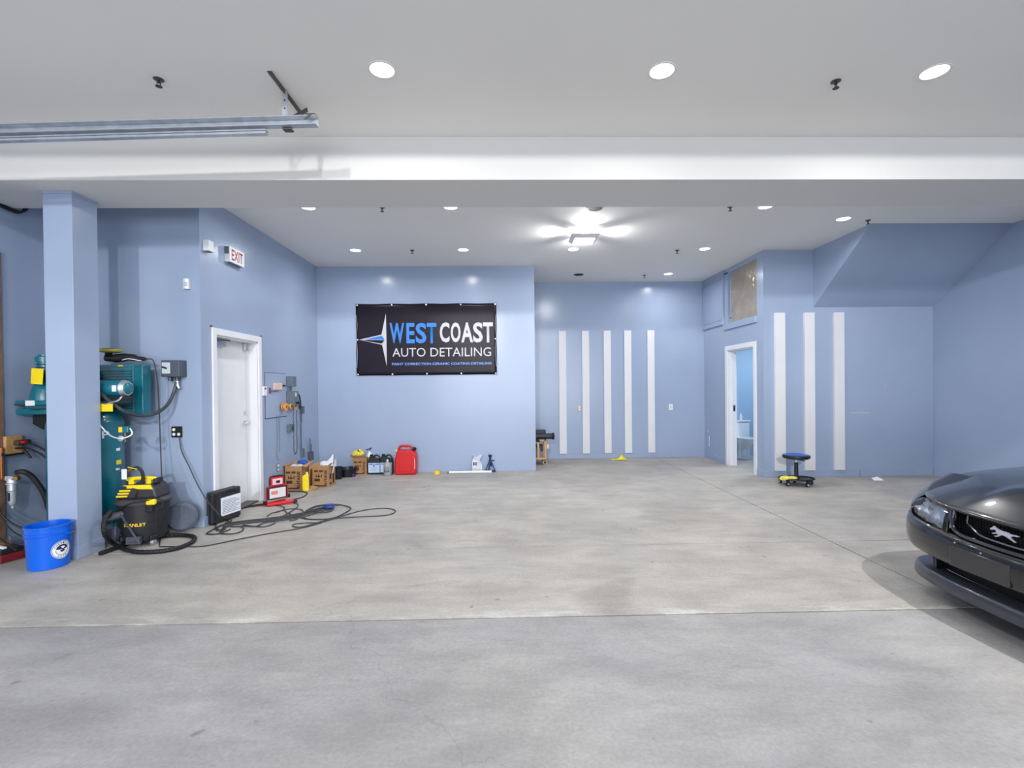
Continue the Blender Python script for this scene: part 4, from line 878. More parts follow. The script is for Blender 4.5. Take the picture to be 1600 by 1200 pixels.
MB().bb(0.0452, 0.047, -0.02, 0.03, 0.03, 0.16).build('label', mat('pale_green_label', (176, 190, 160), 0.6), t)
p = G(485, 766)
t = thing('cardboard_scrap', 'small loose cardboard flap lying on the floor between boxes', 'cardboard scrap', (p.x, p.y, 0.004), 0.3)
MB().add([(-0.05, -0.03, 0), (0.06, -0.05, 0), (0.11, 0.05, 0.03), (0.01, 0.09, 0.05)], [(0, 1, 2, 3)]).build('scrap', card_m, t, solid=0.005)
p = G(490, 761.5)
carton('cardboard_box', 'cardboard box with loose white foam sheets sticking out of its top', p, -0.30+0.22, 0.24, 0.24, 0.34, 'BUTANE',
       [((0.24, 0, 0.34), (0.24, 0.24, 0.34), (0.27, 0.25, 0.37), (0.27, -0.01, 0.37))])
t = thing('foam_sheets', 'white curled foam sheets sticking out of the middle cardboard box', 'foam sheet', (p.x+0.12, p.y+0.10, 0.30))
MB().grid([[Vector((-0.08+0.26*i/6, 0.04+0.02*j, 0.0+0.10*j*(0.6+0.25*math.sin(i))+0.03*j*(i/6)**2)) for i in range(7)] for j in range(2)]).build('sheet', paper_m, t, solid=0.004)
MB().grid([[Vector((0.0+0.16*i/4, -0.04+0.03*j, 0.02+(0.04+0.15*(i/4)**1.6)*j)) for i in range(5)] for j in range(2)]).build('sheet', paper_m, t, solid=0.004)
MB().grid([[Vector((0.14+0.05*j, -0.03+0.03*i, -0.10*(1-j)+0.12*j)) for i in range(3)] for j in range(2)]).build('sheet', paper_m, t, solid=0.004)
p = G(537, 747)
t = thing('black_tub', 'low round black tub on the floor between the cardboard boxes', 'tub', (p.x+0.01, p.y+0.17, 0))
MB().lathe([(0, 0.005), (0.12, 0.005), (0.13, 0.0), (0.152, 0.13), (0.165, 0.135), (0.165, 0.145), (0.148, 0.147), (0.12, 0.02), (0, 0.012)], n=32).build('tub', mat('tub_black', (22, 26, 40), 0.35), t, smooth=True)
for s_ in (-1, 1): MB().box((0.165*s_, 0, 0.12), (0.03, 0.09, 0.025)).build('handle', MATS['tub_black'], t, bevel=0.006)
t = thing('dark_bin', 'dark low container squeezed behind the foam-filled cardboard box', 'bin', (G(526, 750).x-0.02, G(526, 750).y+0.10, 0))
MB().lathe([(0, 0), (0.07, 0), (0.085, 0.19), (0.09, 0.19), (0.09, 0.2), (0.08, 0.2), (0.066, 0.01), (0, 0.01)], n=20).build('bin', MATS['tub_black'], t, smooth=True)
p = G(552, 745)
t = thing('purple_cap', 'small dark purple cap on the floor before the jug row', 'cap', (p.x, p.y, 0))
MB().lathe([(0, 0), (0.032, 0), (0.034, 0.01), (0.030, 0.05), (0.018, 0.055), (0, 0.055)], n=16).build('cap', mat('purple', (62, 34, 110), 0.4), t, smooth=True)
p = G(552, 742)
carton('cardboard_box', 'small cardboard box with a yellow cloth piled on its top', p, 0.0, 0.235, 0.12, 0.30, 'BUTANE',
       [((0, 0, 0.30), (0.235, 0, 0.30), (0.22, -0.03, 0.34), (-0.02, -0.03, 0.345)), ((0, 0, 0.30), (0, 0.12, 0.30), (-0.06, 0.12, 0.34), (-0.06, 0, 0.34))])
t = thing('yellow_cloth', 'yellow microfibre cloth heaped on the rightmost cardboard box', 'cloth', (p.x+0.08, p.y+0.04, 0.335))
MB().ball((0, 0, 0.04), 0.10, 16, (1.1, 0.7, 0.6)).ball((0.03, -0.02, 0.075), 0.05, 10, (1.0, 0.9, 0.8)).ball((-0.06, -0.01, 0.02), 0.05, 10).build('cloth', ycloth_m, t, smooth=True)
MB().box((0.02, -0.06, 0.095), (0.02, 0.01, 0.03)).box((0.045, -0.06, 0.075), (0.012, 0.01, 0.02)).build('dark_tag', dark_m, t)
t = thing('white_bottle', 'white bottle with blue trigger standing behind the rightmost cardboard box', 'bottle', (p.x+0.245, p.y+0.16, 0))
MB().lathe([(0, 0), (0.05, 0), (0.052, 0.02), (0.052, 0.30), (0.03, 0.36), (0.018, 0.37), (0.018, 0.40), (0, 0.40)], n=20).build('body', wplast_m, t, smooth=True)
MB().bar((0.0, 0, 0.39), (0.03, 0, 0.46), 0.02, 0.02).bar((0.03, 0, 0.45), (-0.06, 0, 0.42), 0.018, 0.02).build('trigger', mat('blue_trigger', (48, 74, 140), 0.5), t, bevel=0.003)
# black jugs
def jug(name, label, p, w_, d_, h_, mt, lab_m, cap_m, grp=None):
    t = thing(name, label, 'jug', (p.x, p.y, 0), 0, grp)
    MB().prism([(-w_/2, 0), (w_/2, 0), (w_/2, h_*0.62), (w_*0.46, h_*0.70), (w_*0.30, h_*0.80), (-w_*0.05, h_*0.86), (-w_*0.12, h_*0.93), (-w_*0.42, h_*0.93), (-w_*0.46, h_*0.80), (-w_/2, h_*0.70)], 0, d_, lambda x, z, y: Vector((x, y, z))).build('body', mt, t, bevel=0.012)
    MB().tube(cat([(-w_*0.10, d_/2, h_*0.90), (w_*0.10, d_/2, h_*0.985), (w_*0.32, d_/2, h_*0.93), (w_*0.45, d_/2, h_*0.78), (w_*0.46, d_/2, h_*0.66)], 5), 0.013, 8).build('handle', mt, t, smooth=True)
    MB().lathe([(0.028, 0), (0.028, 0.035), (0, 0.037)], (-w_*0.28, d_/2, h_*0.92), n=14).build('cap', cap_m, t)
    lb_ = MB().bb(-w_*0.47, w_*0.47, -0.0015, 0, h_*0.10, h_*0.60).build('label', lab_m, t)
    return t, lb_
lab_m = mat('pale_blue_label', (186, 208, 236), 0.5); lblue = mat('label_blue', (40, 84, 168), 0.5)
p = G(584.5, 741.5)
t, lb_ = jug('black_jug', 'black jug with a full blue and white label, left of the pair', p, 0.215, 0.13, 0.34, dark_m, lab_m, black_m, 'black jugs by the wall')
MB().bb(-0.09, -0.02, -0.003, -0.0015, 0.175, 0.19).bb(0.02, 0.09, -0.003, -0.0015, 0.175, 0.19).bb(-0.012, 0.012, -0.003, -0.0015, 0.14, 0.18).bb(-0.06, 0.06, -0.003, -0.0015, 0.115, 0.119).bb(-0.05, 0.05, -0.003, -0.0015, 0.09, 0.093).bb(-0.04, 0.04, -0.003, -0.0015, 0.07, 0.073).build('label_print', lblue, lb_, weld=False)
p = G(603.5, 741)
t, lb_ = jug('black_jug', 'black jug partly hidden by a grey bottle, right of the pair', p, 0.215, 0.13, 0.34, dark_m, lab_m, black_m, 'black jugs by the wall')
MB().bb(-0.09, -0.02, -0.003, -0.0015, 0.175, 0.19).bb(0.02, 0.09, -0.003, -0.0015, 0.175, 0.19).bb(0.03, 0.09, -0.003, -0.0015, 0.15, 0.155).build('label_print', lblue, lb_, weld=False)
p = G(605, 743)
t = thing('grey_bottle', 'translucent grey bottle with dark lettering before the right black jug', 'bottle', (p.x, p.y+0.03, 0))
MB().lathe([(0, 0), (0.062, 0), (0.068, 0.012), (0.068, 0.17), (0.05, 0.215), (0.024, 0.235), (0.024, 0.26), (0, 0.26)], n=20).build('body', mat('bottle_grey', (156, 162, 168), 0.3), t, smooth=True)
MB().lathe([(0.027, 0.252), (0.025, 0.275), (0, 0.276)], n=12).build('cap', galv_m, t)
MB().bar((-0.045, -0.075, 0.06), (-0.02, -0.075, 0.16), 0.012, 0.004).bar((0.005, -0.075, 0.06), (0.015, -0.075, 0.17), 0.012, 0.004).bar((0.04, -0.07, 0.07), (0.03, -0.072, 0.15), 0.012, 0.004).bar((-0.045, -0.075, 0.07), (0.05, -0.07, 0.08), 0.004, 0.008).build('dark_lettering', dark_m, t)
# gas can
p = G(616, 742.5); q_ = G(650, 742)
t = thing('red_gas_can', 'large red plastic fuel can with moulded handle by the banner wall', 'fuel can', ((p.x+q_.x)/2, p.y, 0))
W2 = (q_.x-p.x)/2
MB().prism([(-W2*0.92, 0), (W2*0.88, 0), (W2*0.99, 0.03), (W2, 0.33), (W2*0.86, 0.40), (W2*0.55, 0.43), (-W2*0.62, 0.43), (-W2*0.80, 0.39), (-W2*0.97, 0.27), (-W2, 0.05)], 0, 0.20, lambda x, z, y: Vector((x, y, z))).build('body', red_m, t, bevel=0.03)
MB().tube(cat([(-W2*0.80, 0.10, 0.38), (-W2*0.62, 0.10, 0.46), (-W2*0.42, 0.10, 0.50), (W2*0.35, 0.10, 0.495), (W2*0.55, 0.10, 0.45), (W2*0.60, 0.10, 0.40)], 6), 0.02, 10).build('handle', red_m, t, smooth=True)
MB().cyl((W2*0.66, 0.10, 0.41), (W2*0.86, 0.10, 0.465), 0.034, 0.03, 14).build('spout_cap', black_m, t)
MB().prism([(-W2*0.55, 0.06), (W2*0.60, 0.06), (W2*0.62, 0.24), (W2*0.20, 0.35), (-W2*0.5, 0.36)], -0.006, 0.01, lambda x, z, y: Vector((x, y, z))).build('raised_panel', red_m, t, bevel=0.006)
MB().cyl((-W2*0.86, 0.10, 0.40), (-W2*0.93, 0.10, 0.44), 0.018, n=10).build('vent_cap', mat('pale_green', (206, 224, 150), 0.5), t)
MB().bb(W2*0.86, W2*0.93, -0.003, 0.003, 0.10, 0.29).build('level_strip', mat('level_strip', (240, 170, 170), 0.4), t)
p = G(682.5, 741.5)
t = thing('yellow_tape_roll', 'small yellow roll lying on the floor under the banner', 'tape roll', (p.x, p.y+0.02, 0))
MB().lathe([(0.028, 0.0), (0.052, 0.0), (0.055, 0.01), (0.055, 0.05), (0.052, 0.06), (0.028, 0.06), (0.028, 0.0)], n=20).build('roll', mat('tape_yellow', (232, 206, 60), 0.5), t, smooth=True)
a_, b_ = G(702, 739.5), G(768, 739.5)
t = thing('white_tube', 'long white tube lying on the floor along banner wall', 'tube', ((a_.x+b_.x)/2, (a_.y+b_.y)/2, 0))
hl = (b_.x-a_.x)/2
MB().cyl((-hl, 0, 0.022), (hl, 0, 0.022), 0.022, n=16).build('tube', wplast_m, t, smooth=True)
MB().cyl((-hl-0.03, 0, 0.022), (-hl, 0, 0.022), 0.017, n=12).build('end_plug', greybox_m, t)
# oil jug
p = G(745.5, 738)
t = thing('silver_oil_jug', 'silver oil jug with black 1 on its label behind white tube', 'jug', (p.x, p.y+0.03, 0))
sil = mat('silver_plastic', (186, 194, 208), 0.3, 0.3)
MB().prism([(-0.095, 0), (0.095, 0), (0.097, 0.15), (0.06, 0.19), (0.055, 0.22), (0.10, 0.30), (0.085, 0.33), (0.02, 0.30), (-0.02, 0.275), (-0.05, 0.285), (-0.095, 0.22)], 0, 0.10, lambda x, z, y: Vector((x, y, z))).build('body', sil, t, bevel=0.01)
MB().lathe([(0.022, 0), (0.022, 0.035), (0, 0.036)], (-0.072, 0.05, 0.27), n=12).build('cap', galv_m, t)
lb_ = MB().bb(-0.085, 0.088, -0.0015, 0, 0.015, 0.13).bb(-0.085, 0.0, -0.0015, 0, 0.13, 0.205).build('label', paper_m, t, weld=False)
MB().bb(-0.07, -0.045, -0.003, -0.0015, 0.12, 0.18).bb(-0.03, -0.008, -0.003, -0.0015, 0.12, 0.18).build('figure_1', black_m, lb_, weld=False)
MB().bar((-0.02, -0.0022, 0.10), (0.08, -0.0022, 0.115), 0.001, 0.016, up=(0, 1, 0)).bar((-0.07, -0.0022, 0.06), (0.07, -0.0022, 0.055), 0.001, 0.02, up=(0, 1, 0)).bar((-0.07, -0.0022, 0.03), (0.05, -0.0022, 0.03), 0.001, 0.012, up=(0, 1, 0)).build('label_waves', greyboxd_m, lb_, weld=False)
# jack stand
p = G(766, 738)
t = thing('blue_jack_stand', 'dark blue steel jack stand by the right end of white tube', 'jack stand', (p.x, p.y+0.04, 0), 0.5)
jm = mat('jack_blue', (24, 62, 116), 0.4, 0.3)
for k, a in enumerate((PI/4, 3*PI/4, 5*PI/4, 7*PI/4)):
    MB().bar((0.10*math.cos(a), 0.10*math.sin(a), 0.0), (0.02*math.cos(a), 0.02*math.sin(a), 0.19), 0.03, 0.008).build('leg', jm, t)
for k in range(4):
    a = PI/4+k*PI/2; b = a+PI/2
    MB().bar((0.092*math.cos(a), 0.092*math.sin(a), 0.02), (0.092*math.cos(b), 0.092*math.sin(b), 0.02), 0.006, 0.02).build('brace', jm, t)
MB().cyl((0, 0, 0.12), (0, 0, 0.27), 0.018, n=10).build('ratchet_post', dark_m, t)
MB().cyl((0, 0, 0.15), (0, 0, 0.22), 0.026, n=12).build('collar', jm, t)
MB().box((0, 0, 0.285), (0.035, 0.07, 0.03)).bb(-0.018, 0.018, -0.035, -0.025, 0.285, 0.31).bb(-0.018, 0.018, 0.025, 0.035, 0.285, 0.31).build('saddle', jm, t)
MB().bar((0.02, 0, 0.20), (0.075, -0.03, 0.205), 0.012, 0.014).build('lever', black_m, t)

# ================================================================== CORDS ON THE FLOOR
def floorcord(pl, r, base, z=None, n=5, par=None, mt=cord_m, nm='cord'):
    zz = r if z is None else z
    return MB().tube(cat([G(px, py, zz+0.004*(i % 2)+0.001)-base for i, (px, py) in enumerate(pl)], n), r, 6).build(nm, mt, par, smooth=True)
b0 = G(430, 830)
t = thing('extension_cord', 'long dark extension cord snaking over the floor with blue tie', 'cord', b0)
floorcord([(249, 854), (285, 854), (320, 853), (370, 843), (420, 833.6), (460, 827), (488, 821), (516, 812), (556, 800), (584, 795), (608, 794.5), (618, 799), (604, 805), (570, 807), (536, 809), (512, 812), (488, 819), (470, 823.5), (458, 822.4), (460, 819), (480, 817), (502, 817)], 0.006, b0, par=t)
floorcord([(512, 788), (530, 788.5), (545, 792), (547, 796), (530, 806), (510, 811), (480, 811), (470, 807), (476, 800), (492, 791), (512, 788)], 0.007, b0, par=t)
bun = [(512, 792), (490, 797), (470, 803), (440, 808), (410, 812), (380, 815), (350, 819)]
for k, (dx, dy) in enumerate(((0, 0), (0, 1.6), (2, -1.5), (0, 3.0), (4, 4.6))):
    ex = [[(330, 829), (323, 834), (340, 834), (360, 827)], [(338, 824), (342, 828)], [(362, 813), (350, 808)], [(352, 826), (343, 833), (364, 834), (379, 829), (378, 823), (360, 823)], [(400, 822), (376, 822)]][k]
    floorcord([(x+dx, y+dy) for x, y in bun][:(7 if k != 4 else 5)]+ex, 0.007, b0, par=t, z=0.007+0.004*(k % 3))
floorcord([(345, 806), (352, 812), (361, 816), (362, 821), (352, 824), (341, 829), (337, 822), (342, 814), (352, 811)], 0.007, b0, par=t)
floorcord([(431, 812), (428, 818), (412, 823), (395, 822), (380, 820)], 0.006, b0, par=t)
floorcord([(530, 789), (500, 791), (484, 797), (500, 801), (516, 799), (521, 793)], 0.007, b0, par=t, z=0.014)
MB().ball(G(514, 792, 0.03)-b0, 0.055, 12, (1.3, 0.9, 0.5)).tube(cat([G(505, 791, 0.04)-b0, G(512, 789, 0.06)-b0, G(521, 789, 0.05)-b0, G(520, 795, 0.02)-b0]), 0.014, 8).build('blue_tie', mat('blue_tie', (36, 62, 128), 0.6, noise=0.3, nscale=40), t, smooth=True)
b0 = G(455, 790)
t = thing('work_light_cord', 'black work light cord curling on the floor below the boxes', 'cord', b0)
floorcord([(378, 794), (395, 791), (412, 789), (424, 787)], 0.008, b0, par=t, mt=rubber_m)
floorcord([(378, 791.5), (395, 789.5), (410, 787.5), (422, 786)], 0.007, b0, par=t, mt=rubber_m)
floorcord([(444, 768), (460, 767.5), (474, 768), (480, 771), (472, 777), (456, 781), (446, 784)], 0.007, b0, par=t, mt=rubber_m)
floorcord([(448, 784), (460, 785.5), (466, 790), (458, 797), (446, 804), (436, 809)], 0.006, b0, par=t)
floorcord([(428, 789.5), (440, 791), (445, 795), (436, 799), (424, 802), (417, 807)], 0.006, b0, par=t)
floorcord([(428, 801), (442, 797), (455, 795), (470, 796), (474, 801), (470, 807), (478, 810)], 0.006, b0, par=t)
floorcord([(444, 797), (450, 802), (462, 806), (464, 811), (452, 814)], 0.006, b0, par=t)

# ================================================================== BANNER
bx0, bx1, bz0, bz1 = -2.684, -0.160, 1.755, 3.045
YF = YB-0.012
t = thing('wall_banner', 'black vinyl banner with blue and white lettering on the blue wall', 'banner', ((bx0+bx1)/2, YB, (bz0+bz1)/2))
bw, bhh = (bx1-bx0)/2, (bz1-bz0)/2
vinyl = mat('black_vinyl', (30, 25, 38), 0.30, noise=0.05, nscale=3, bump=0.14, bscale=6, spec=0.16)
def bsurf(x, z):            # slight slack between the eyelets
    u, v = x/bw, z/bhh
    return -0.012-0.006*math.exp(-((u-0.86)**2*30+(v-0.7)**2*6))-0.004*math.sin(u*6+v*3)*0.5*(1-v*v)
def edge(x, z):
    sag = 0.008*(math.cos(x/bw*4*PI)-1)/2
    return z+(sag*0.8 if z > bhh*0.9 else -sag*0.3 if z < -bhh*0.9 else 0)
rows = [[Vector((x, bsurf(x, z), edge(x, z))) for x in [-bw+2*bw*i/48 for i in range(49)]] for z in [-bhh+2*bhh*j/24 for j in range(25)]]
MB().grid(rows).build('sheet', vinyl, t, smooth=True, solid=0.0015)
hem = MB()
for z0, z1 in ((-bhh+0.002, -bhh+0.012), (bhh-0.012, bhh-0.002)): hem.bb(-bw, bw, -0.013, -0.010, z0, z1)
grom = MB().lathe([(0.008, 0), (0.017, -0.003), (0.017, 0), ], (0, 0, 0), 'y', 14)
for i in range(5):
    for zz in (-bhh+0.022, bhh-0.022):
        MB().lathe([(0, -0.007), (0.010, -0.007), (0.017, -0.004), (0.017, 0)], ((-bw+0.022)+i*(2*bw-0.044)/4, -0.013, zz), 'y', 14).build('eyelet', chrome_m, t, smooth=True)
for xx in (-bw+0.022, bw-0.022): MB().lathe([(0, -0.007), (0.010, -0.007), (0.017, -0.004), (0.017, 0)], (xx, -0.013, 0), 'y', 14).build('eyelet', chrome_m, t, smooth=True)
for s_ in (-1, 1):
    MB().tube(cat([(s_*(bw-0.008), -0.016, 0.44), (s_*(bw-0.022), -0.017, 0.25), (s_*(bw-0.006), -0.016, 0.03), (s_*(bw-0.024), -0.017, -0.22), (s_*(bw-0.010), -0.016, -0.5)]), 0.0022, 5).build('hem_cord', paper_m, t)
# photo crop (540,460)-(800,600) at x6.154 -> banner local
def bp(cx_, cy_): 
    p = at(540+cx_/6.154, 460+cy_/6.154, Y=YB-0.02); return (p.x-(bx0+bx1)/2, p.z-(bz0+bz1)/2)
def bpoly(pts, mt, nm, off=0.003):
    V = [bp(*q) for q in pts]
    n = len(V); return MB().add([(x, bsurf(x, z)-off, z) for x, z in V], [tuple(range(n))]).build(nm, mt, t)
bblue = mat('print_blue', (24, 124, 214), 0.4); bblue2 = mat('print_dark_blue', (20, 78, 140), 0.4); bwh = mat('print_white', (200, 200, 212), 0.4); bgr = mat('print_grey', (196, 194, 204), 0.4)
bpoly([(386, 182), (392, 430), (396, 690), (350, 484), (384, 436), (345, 384)], bgr, 'compass_blade')
bpoly([(130, 436), (348, 386), (384, 436), (348, 484)], bwh, 'compass_needle_edge', 0.0036)
bpoly([(186, 433), (346, 396), (376, 434)], bblue, 'compass_needle_upper', 0.0042)
bpoly([(186, 437), (376, 437), (366, 442), (200, 441)], bblue2, 'compass_needle_lower', 0.0042)
bpoly([(150, 439), (372, 443), (346, 474)], vinyl, 'compass_needle_dark', 0.0042)  # dark printed facet in the vinyl colour
def bword(word, cells, y0, y1, mt, off, nm):
    for ch_, (x0, x1) in zip(word, cells):
        a = bp(x0, y1); b = bp(x1, y0)
        o = text(ch_, mt, t, nm, frame((a[0], 0, a[1]), (1, 0, 0), (0, 0, 1)), b[0]-a[0], b[1]-a[1], offset=off)
        for v in o.data.vertices: v.co.y = bsurf(v.co.x, v.co.z)-0.004
bword('WEST', [(424, 562), (584, 662), (674, 776), (782, 872)], 274, 470, bblue, 0.028, 'letter_blue')
bword('COAST', [(906, 998), (1012, 1104), (1112, 1224), (1226, 1318), (1322, 1416)], 268, 462, bwh, 0.028, 'letter_white')
a = bp(450, 600); b = bp(768, 514); text('AUTO', bwh, t, 'lettering_white', frame((a[0], bsurf(*a)-0.004, a[1]), (1, 0, 0), (0, 0, 1)), b[0]-a[0], b[1]-a[1])
a = bp(816, 598); b = bp(1398, 508); text('DETAILING', bwh, t, 'lettering_white', frame((a[0], bsurf(*a)-0.005, a[1]), (1, 0, 0), (0, 0, 1)), b[0]-a[0], b[1]-a[1])
a = bp(446, 682); b = bp(1404, 650); text('PAINT CORRECTION-CERAMIC COATING-DETAILING', mat('print_mid_blue', (116, 164, 250), 0.4), t, 'lettering_blue', frame((a[0], bsurf(*a)-0.006, a[1]), (1, 0, 0), (0, 0, 1)), b[0]-a[0], b[1]-a[1], offset=0.02)

# ================================================================== BACK WALL THINGS
nth = ['leftmost, beside the wooden cart', 'second from the left, beside the brass outlet', 'middle one', 'fourth from the left', 'rightmost, nearest the white light switch']
for (x0, x1), n_ in zip([(1.118, 1.27), (1.608, 1.758), (2.068, 2.218), (2.502, 2.652), (2.994, 3.143)], nth):
    o = MB().bb(x0, x1, YK-0.03, YK, 0.105, 2.69).build('wall_strip', strip_m, None, bevel=0.002); tag(o, 'tall white strip on the back wall, '+n_, 'wall strip', 'white strips on the back wall')
for (x0, x1), n_ in zip([(4.383, 4.547), (4.869, 5.034), (5.357, 5.523)], ['left one, nearest the wall corner', 'middle one, behind the rolling stool', 'right one, nearest the scuffed plain wall']):
    o = MB().bb(x0, x1, YS-0.045, YS, 0.115, 2.687).build('wall_strip', strip_m, None, bevel=0.002); tag(o, 'deep white strip on the side bay wall, '+n_, 'wall strip', 'white strips on the side bay wall')
t = thing('light_switch', 'white light switch plate on the back wall right of the strips', 'switch', (3.488, YK, 1.065))
MB().bb(-0.042, 0.042, -0.007, 0, -0.062, 0.062).build('cover_plate', wplast_m, t, bevel=0.002); MB().bb(-0.016, 0.016, -0.012, -0.007, -0.03, 0.03).build('rocker', mat('off_white', (206, 212, 222), 0.4), t, bevel=0.002)
t = thing('brass_outlet', 'pale brass outlet on the back wall between the first two strips', 'outlet', (1.545, YK, 1.06))
MB().bb(-0.038, 0.038, -0.007, 0, -0.06, 0.06).build('cover_plate', mat('beige_plate', (190, 182, 160), 0.4), t, bevel=0.002)
for zz in (-0.028, 0.028): MB().bb(-0.018, 0.018, -0.010, -0.007, zz-0.017, zz+0.017).build('socket', wplast_m, t, bevel=0.003)
t = thing('white_wire', 'short white wire hanging low on the wall left of restroom door', 'wire', (XR-0.01, 9.98, 0.35))
MB().tube([(0, 0, 0.12), (0, 0.01, -0.10)], 0.006, 6).tube([(0, 0.06, 0.20), (0, 0.03, 0.22)], 0.008, 6).build('wire', paper_m, t)
for nm, lb, (x, z), (w_, h_), a in (('wall_scuff', 'long cream scratch on the side bay wall right of the strips', (5.81, 1.045), (0.34, 0.012), 0.02), ('wall_scuff', 'small cream chip in the paint above the long scratch', (6.237, 1.48), (0.012, 0.03), 0)):
    o = MB().box((x, YS-0.0006, z), (w_, 0.0012, h_), Matrix.Rotation(a, 3, 'Y')).build(nm, mat('scuff_cream', (196, 194, 178), 0.8), None); tag(o, lb, 'scratch')
p = G(968, 718.5)
t = thing('yellow_rag', 'crumpled yellow cloth on the floor below the white strips', 'cloth', (p.x, p.y, 0))
rows = [[Vector((0.34*(i/10-0.5)*1.0, 0.16*(j/6-0.5)+0.02*math.sin(i), 0.006+max(0, 0.10*math.exp(-((i-6.2)**2/2.2+(j-3)**2/3)))+0.018*abs(math.sin(i*1.3+j*1.7))*(0.2+math.sin(PI*i/10))*math.sin(PI*j/6+0.3))) for i in range(11)] for j in range(7)]
MB().grid(rows).build('cloth', mat('bright_yellow_cloth', (244, 226, 60), 0.9, noise=0.08, nscale=20), t, smooth=True, solid=0.004, sub=1)
p = G(1370, 750)
t = thing('paper_scrap', 'crumpled white paper on the floor near the side bay wall', 'paper', (p.x, p.y, 0))
MB().add([(-0.08, -0.04, 0.002), (0.07, -0.05, 0.002), (0.11, 0.03, 0.012), (0.0, 0.0, 0.055), (-0.04, 0.06, 0.02), (0.06, 0.07, 0.03)], [(0, 1, 3), (1, 2, 3), (0, 3, 4), (3, 5, 4), (2, 5, 3)]).build('paper', paper_m, t, solid=0.002)
# cart with rolls
p = G(851, 727)
cx0 = p.x+0.04; cy0 = p.y
t = thing('wooden_cart', 'small wooden dolly on casters half hidden behind the banner wall', 'cart', (cx0, cy0, 0))
pine = mat('pine', (204, 164, 120), 0.65, noise=0.15, nscale=10)
MB().bb(-0.46, 0.0, 0.0, 0.36, 0.11, 0.145).build('base', pine, t, bevel=0.004)
for (xx, yy) in ((-0.02, 0.03), (-0.16, 0.03), (-0.25, 0.2), (-0.42, 0.03), (-0.02, 0.33), (-0.42, 0.33)):
    MB().bb(xx-0.022, xx+0.018, yy-0.02, yy+0.02, 0.145, 0.50).build('post', pine, t, bevel=0.003)
MB().bb(-0.44, 0.0, 0.01, 0.05, 0.47, 0.50).bb(-0.44, 0.0, 0.31, 0.35, 0.47, 0.50).build('rail', pine, t, bevel=0.003)
MB().bb(0.005, 0.045, 0.02, 0.10, 0.32, 0.41).build('block', mat('cream_block', (226, 206, 178), 0.7), t, bevel=0.005)
for (xx, yy) in ((-0.03, 0.04), (-0.42, 0.04), (-0.03, 0.32), (-0.42, 0.32)):
    cw_ = MB().lathe([(0.022, -0.014), (0.047, -0.014), (0.050, -0.008), (0.050, 0.008), (0.047, 0.014), (0.022, 0.014)], (xx, yy, 0.050), 'y', 20).build('caster_wheel', mat('tan_rubber', (176, 150, 120), 0.6), t, smooth=True)
    MB().lathe([(0, -0.016), (0.024, -0.016), (0.024, 0.016), (0, 0.016)], (xx, yy, 0.050), 'y', 12).bb(xx-0.02, xx+0.02, yy-0.02, yy+0.02, 0.09, 0.11).build('hub', dark_m, cw_)
t = thing('stored_hardware', 'dark metal machine parts stored on the wooden dolly base', 'hardware', (cx0-0.22, cy0+0.15, 0.145))
MB().bb(-0.18, -0.02, -0.08, 0.08, 0, 0.10).build('block', steeld_m, t, bevel=0.01); MB().cyl((0.06, 0.0, 0.0), (0.06, 0.0, 0.18), 0.05, n=14).build('can', galv_m, t, smooth=True); MB().bb(-0.1, 0.16, 0.02, 0.14, 0.10, 0.24).build('case', dark_m, t, bevel=0.01)
t = thing('black_roll', 'long black roll lying on the front of the wooden dolly', 'roll', (cx0-0.15, cy0+0.03, 0.56))
MB().cyl((-0.4, 0, 0), (0.29, 0, 0), 0.055, n=18).build('roll', mat('roll_black', (26, 34, 50), 0.45), t, smooth=True); MB().lathe([(0.056, 0.26), (0.066, 0.265), (0.066, 0.30), (0.03, 0.31), (0, 0.31)], (0, 0, 0), 'x', 16).build('end_cap', black_m, t, smooth=True)
MB().cyl((-0.1, 0, -0.05), (0.02, 0, -0.10), 0.03, n=10).build('loose_end', black_m, t)
o = thing('black_roll', 'second black roll stacked above and behind on the dolly', 'roll', (cx0-0.28, cy0+0.17, 0.60))
MB().bb(-0.4, 0.28, -0.055, 0.07, -0.055, 0.075).build('roll', MATS['roll_black'], o, bevel=0.02)

# ================================================================== ROLLING STOOL
sx, sy = 4.385, 7.27
t = thing('rolling_stool', 'low blue-topped mechanic stool on black caster base before strips', 'stool', (sx, sy, 0))
MB().lathe([(0, 0.40), (0.165, 0.40), (0.185, 0.412), (0.190, 0.435), (0.183, 0.452), (0.16, 0.458)], n=32).build('seat', dark_m, t, smooth=True)
MB().lathe([(0.165, 0.4575), (0.14, 0.466), (0, 0.470)], n=32).build('seat_top', mat('stool_blue', (24, 84, 190), 0.4), t, smooth=True)
MB().cyl((0, 0, 0.13), (0, 0, 0.34), 0.030, 0.027, 16).build('column', dark_m, t, smooth=True)
MB().cyl((0, 0, 0.34), (0, 0, 0.40), 0.017, n=14).build('piston', chrome_m, t, smooth=True)
MB().tube([(0.02, 0, 0.385), (0.06, -0.01, 0.375), (0.12, -0.02, 0.362)], 0.007, 8).build('height_lever', dark_m, t, smooth=True)
tr_ = MB(); R0 = 0.235
MB().tube([(R0*math.cos(a)*1.08, R0*0.8*math.sin(a), 0.10) for a in [2*PI*i/28 for i in range(28)]], 0.012, 8, closed=True).build('base_ring', dark_m, t, smooth=True)
MB().lathe([(0, 0.085), (0.20, 0.085), (0.215, 0.092), (0.20, 0.096), (0, 0.094)], n=28).build('tool_tray', dark_m, t, smooth=True)
MB().cyl((0, 0, 0.095), (0, 0, 0.14), 0.05, 0.036, 16).build('column_socket', dark_m, t, smooth=True)
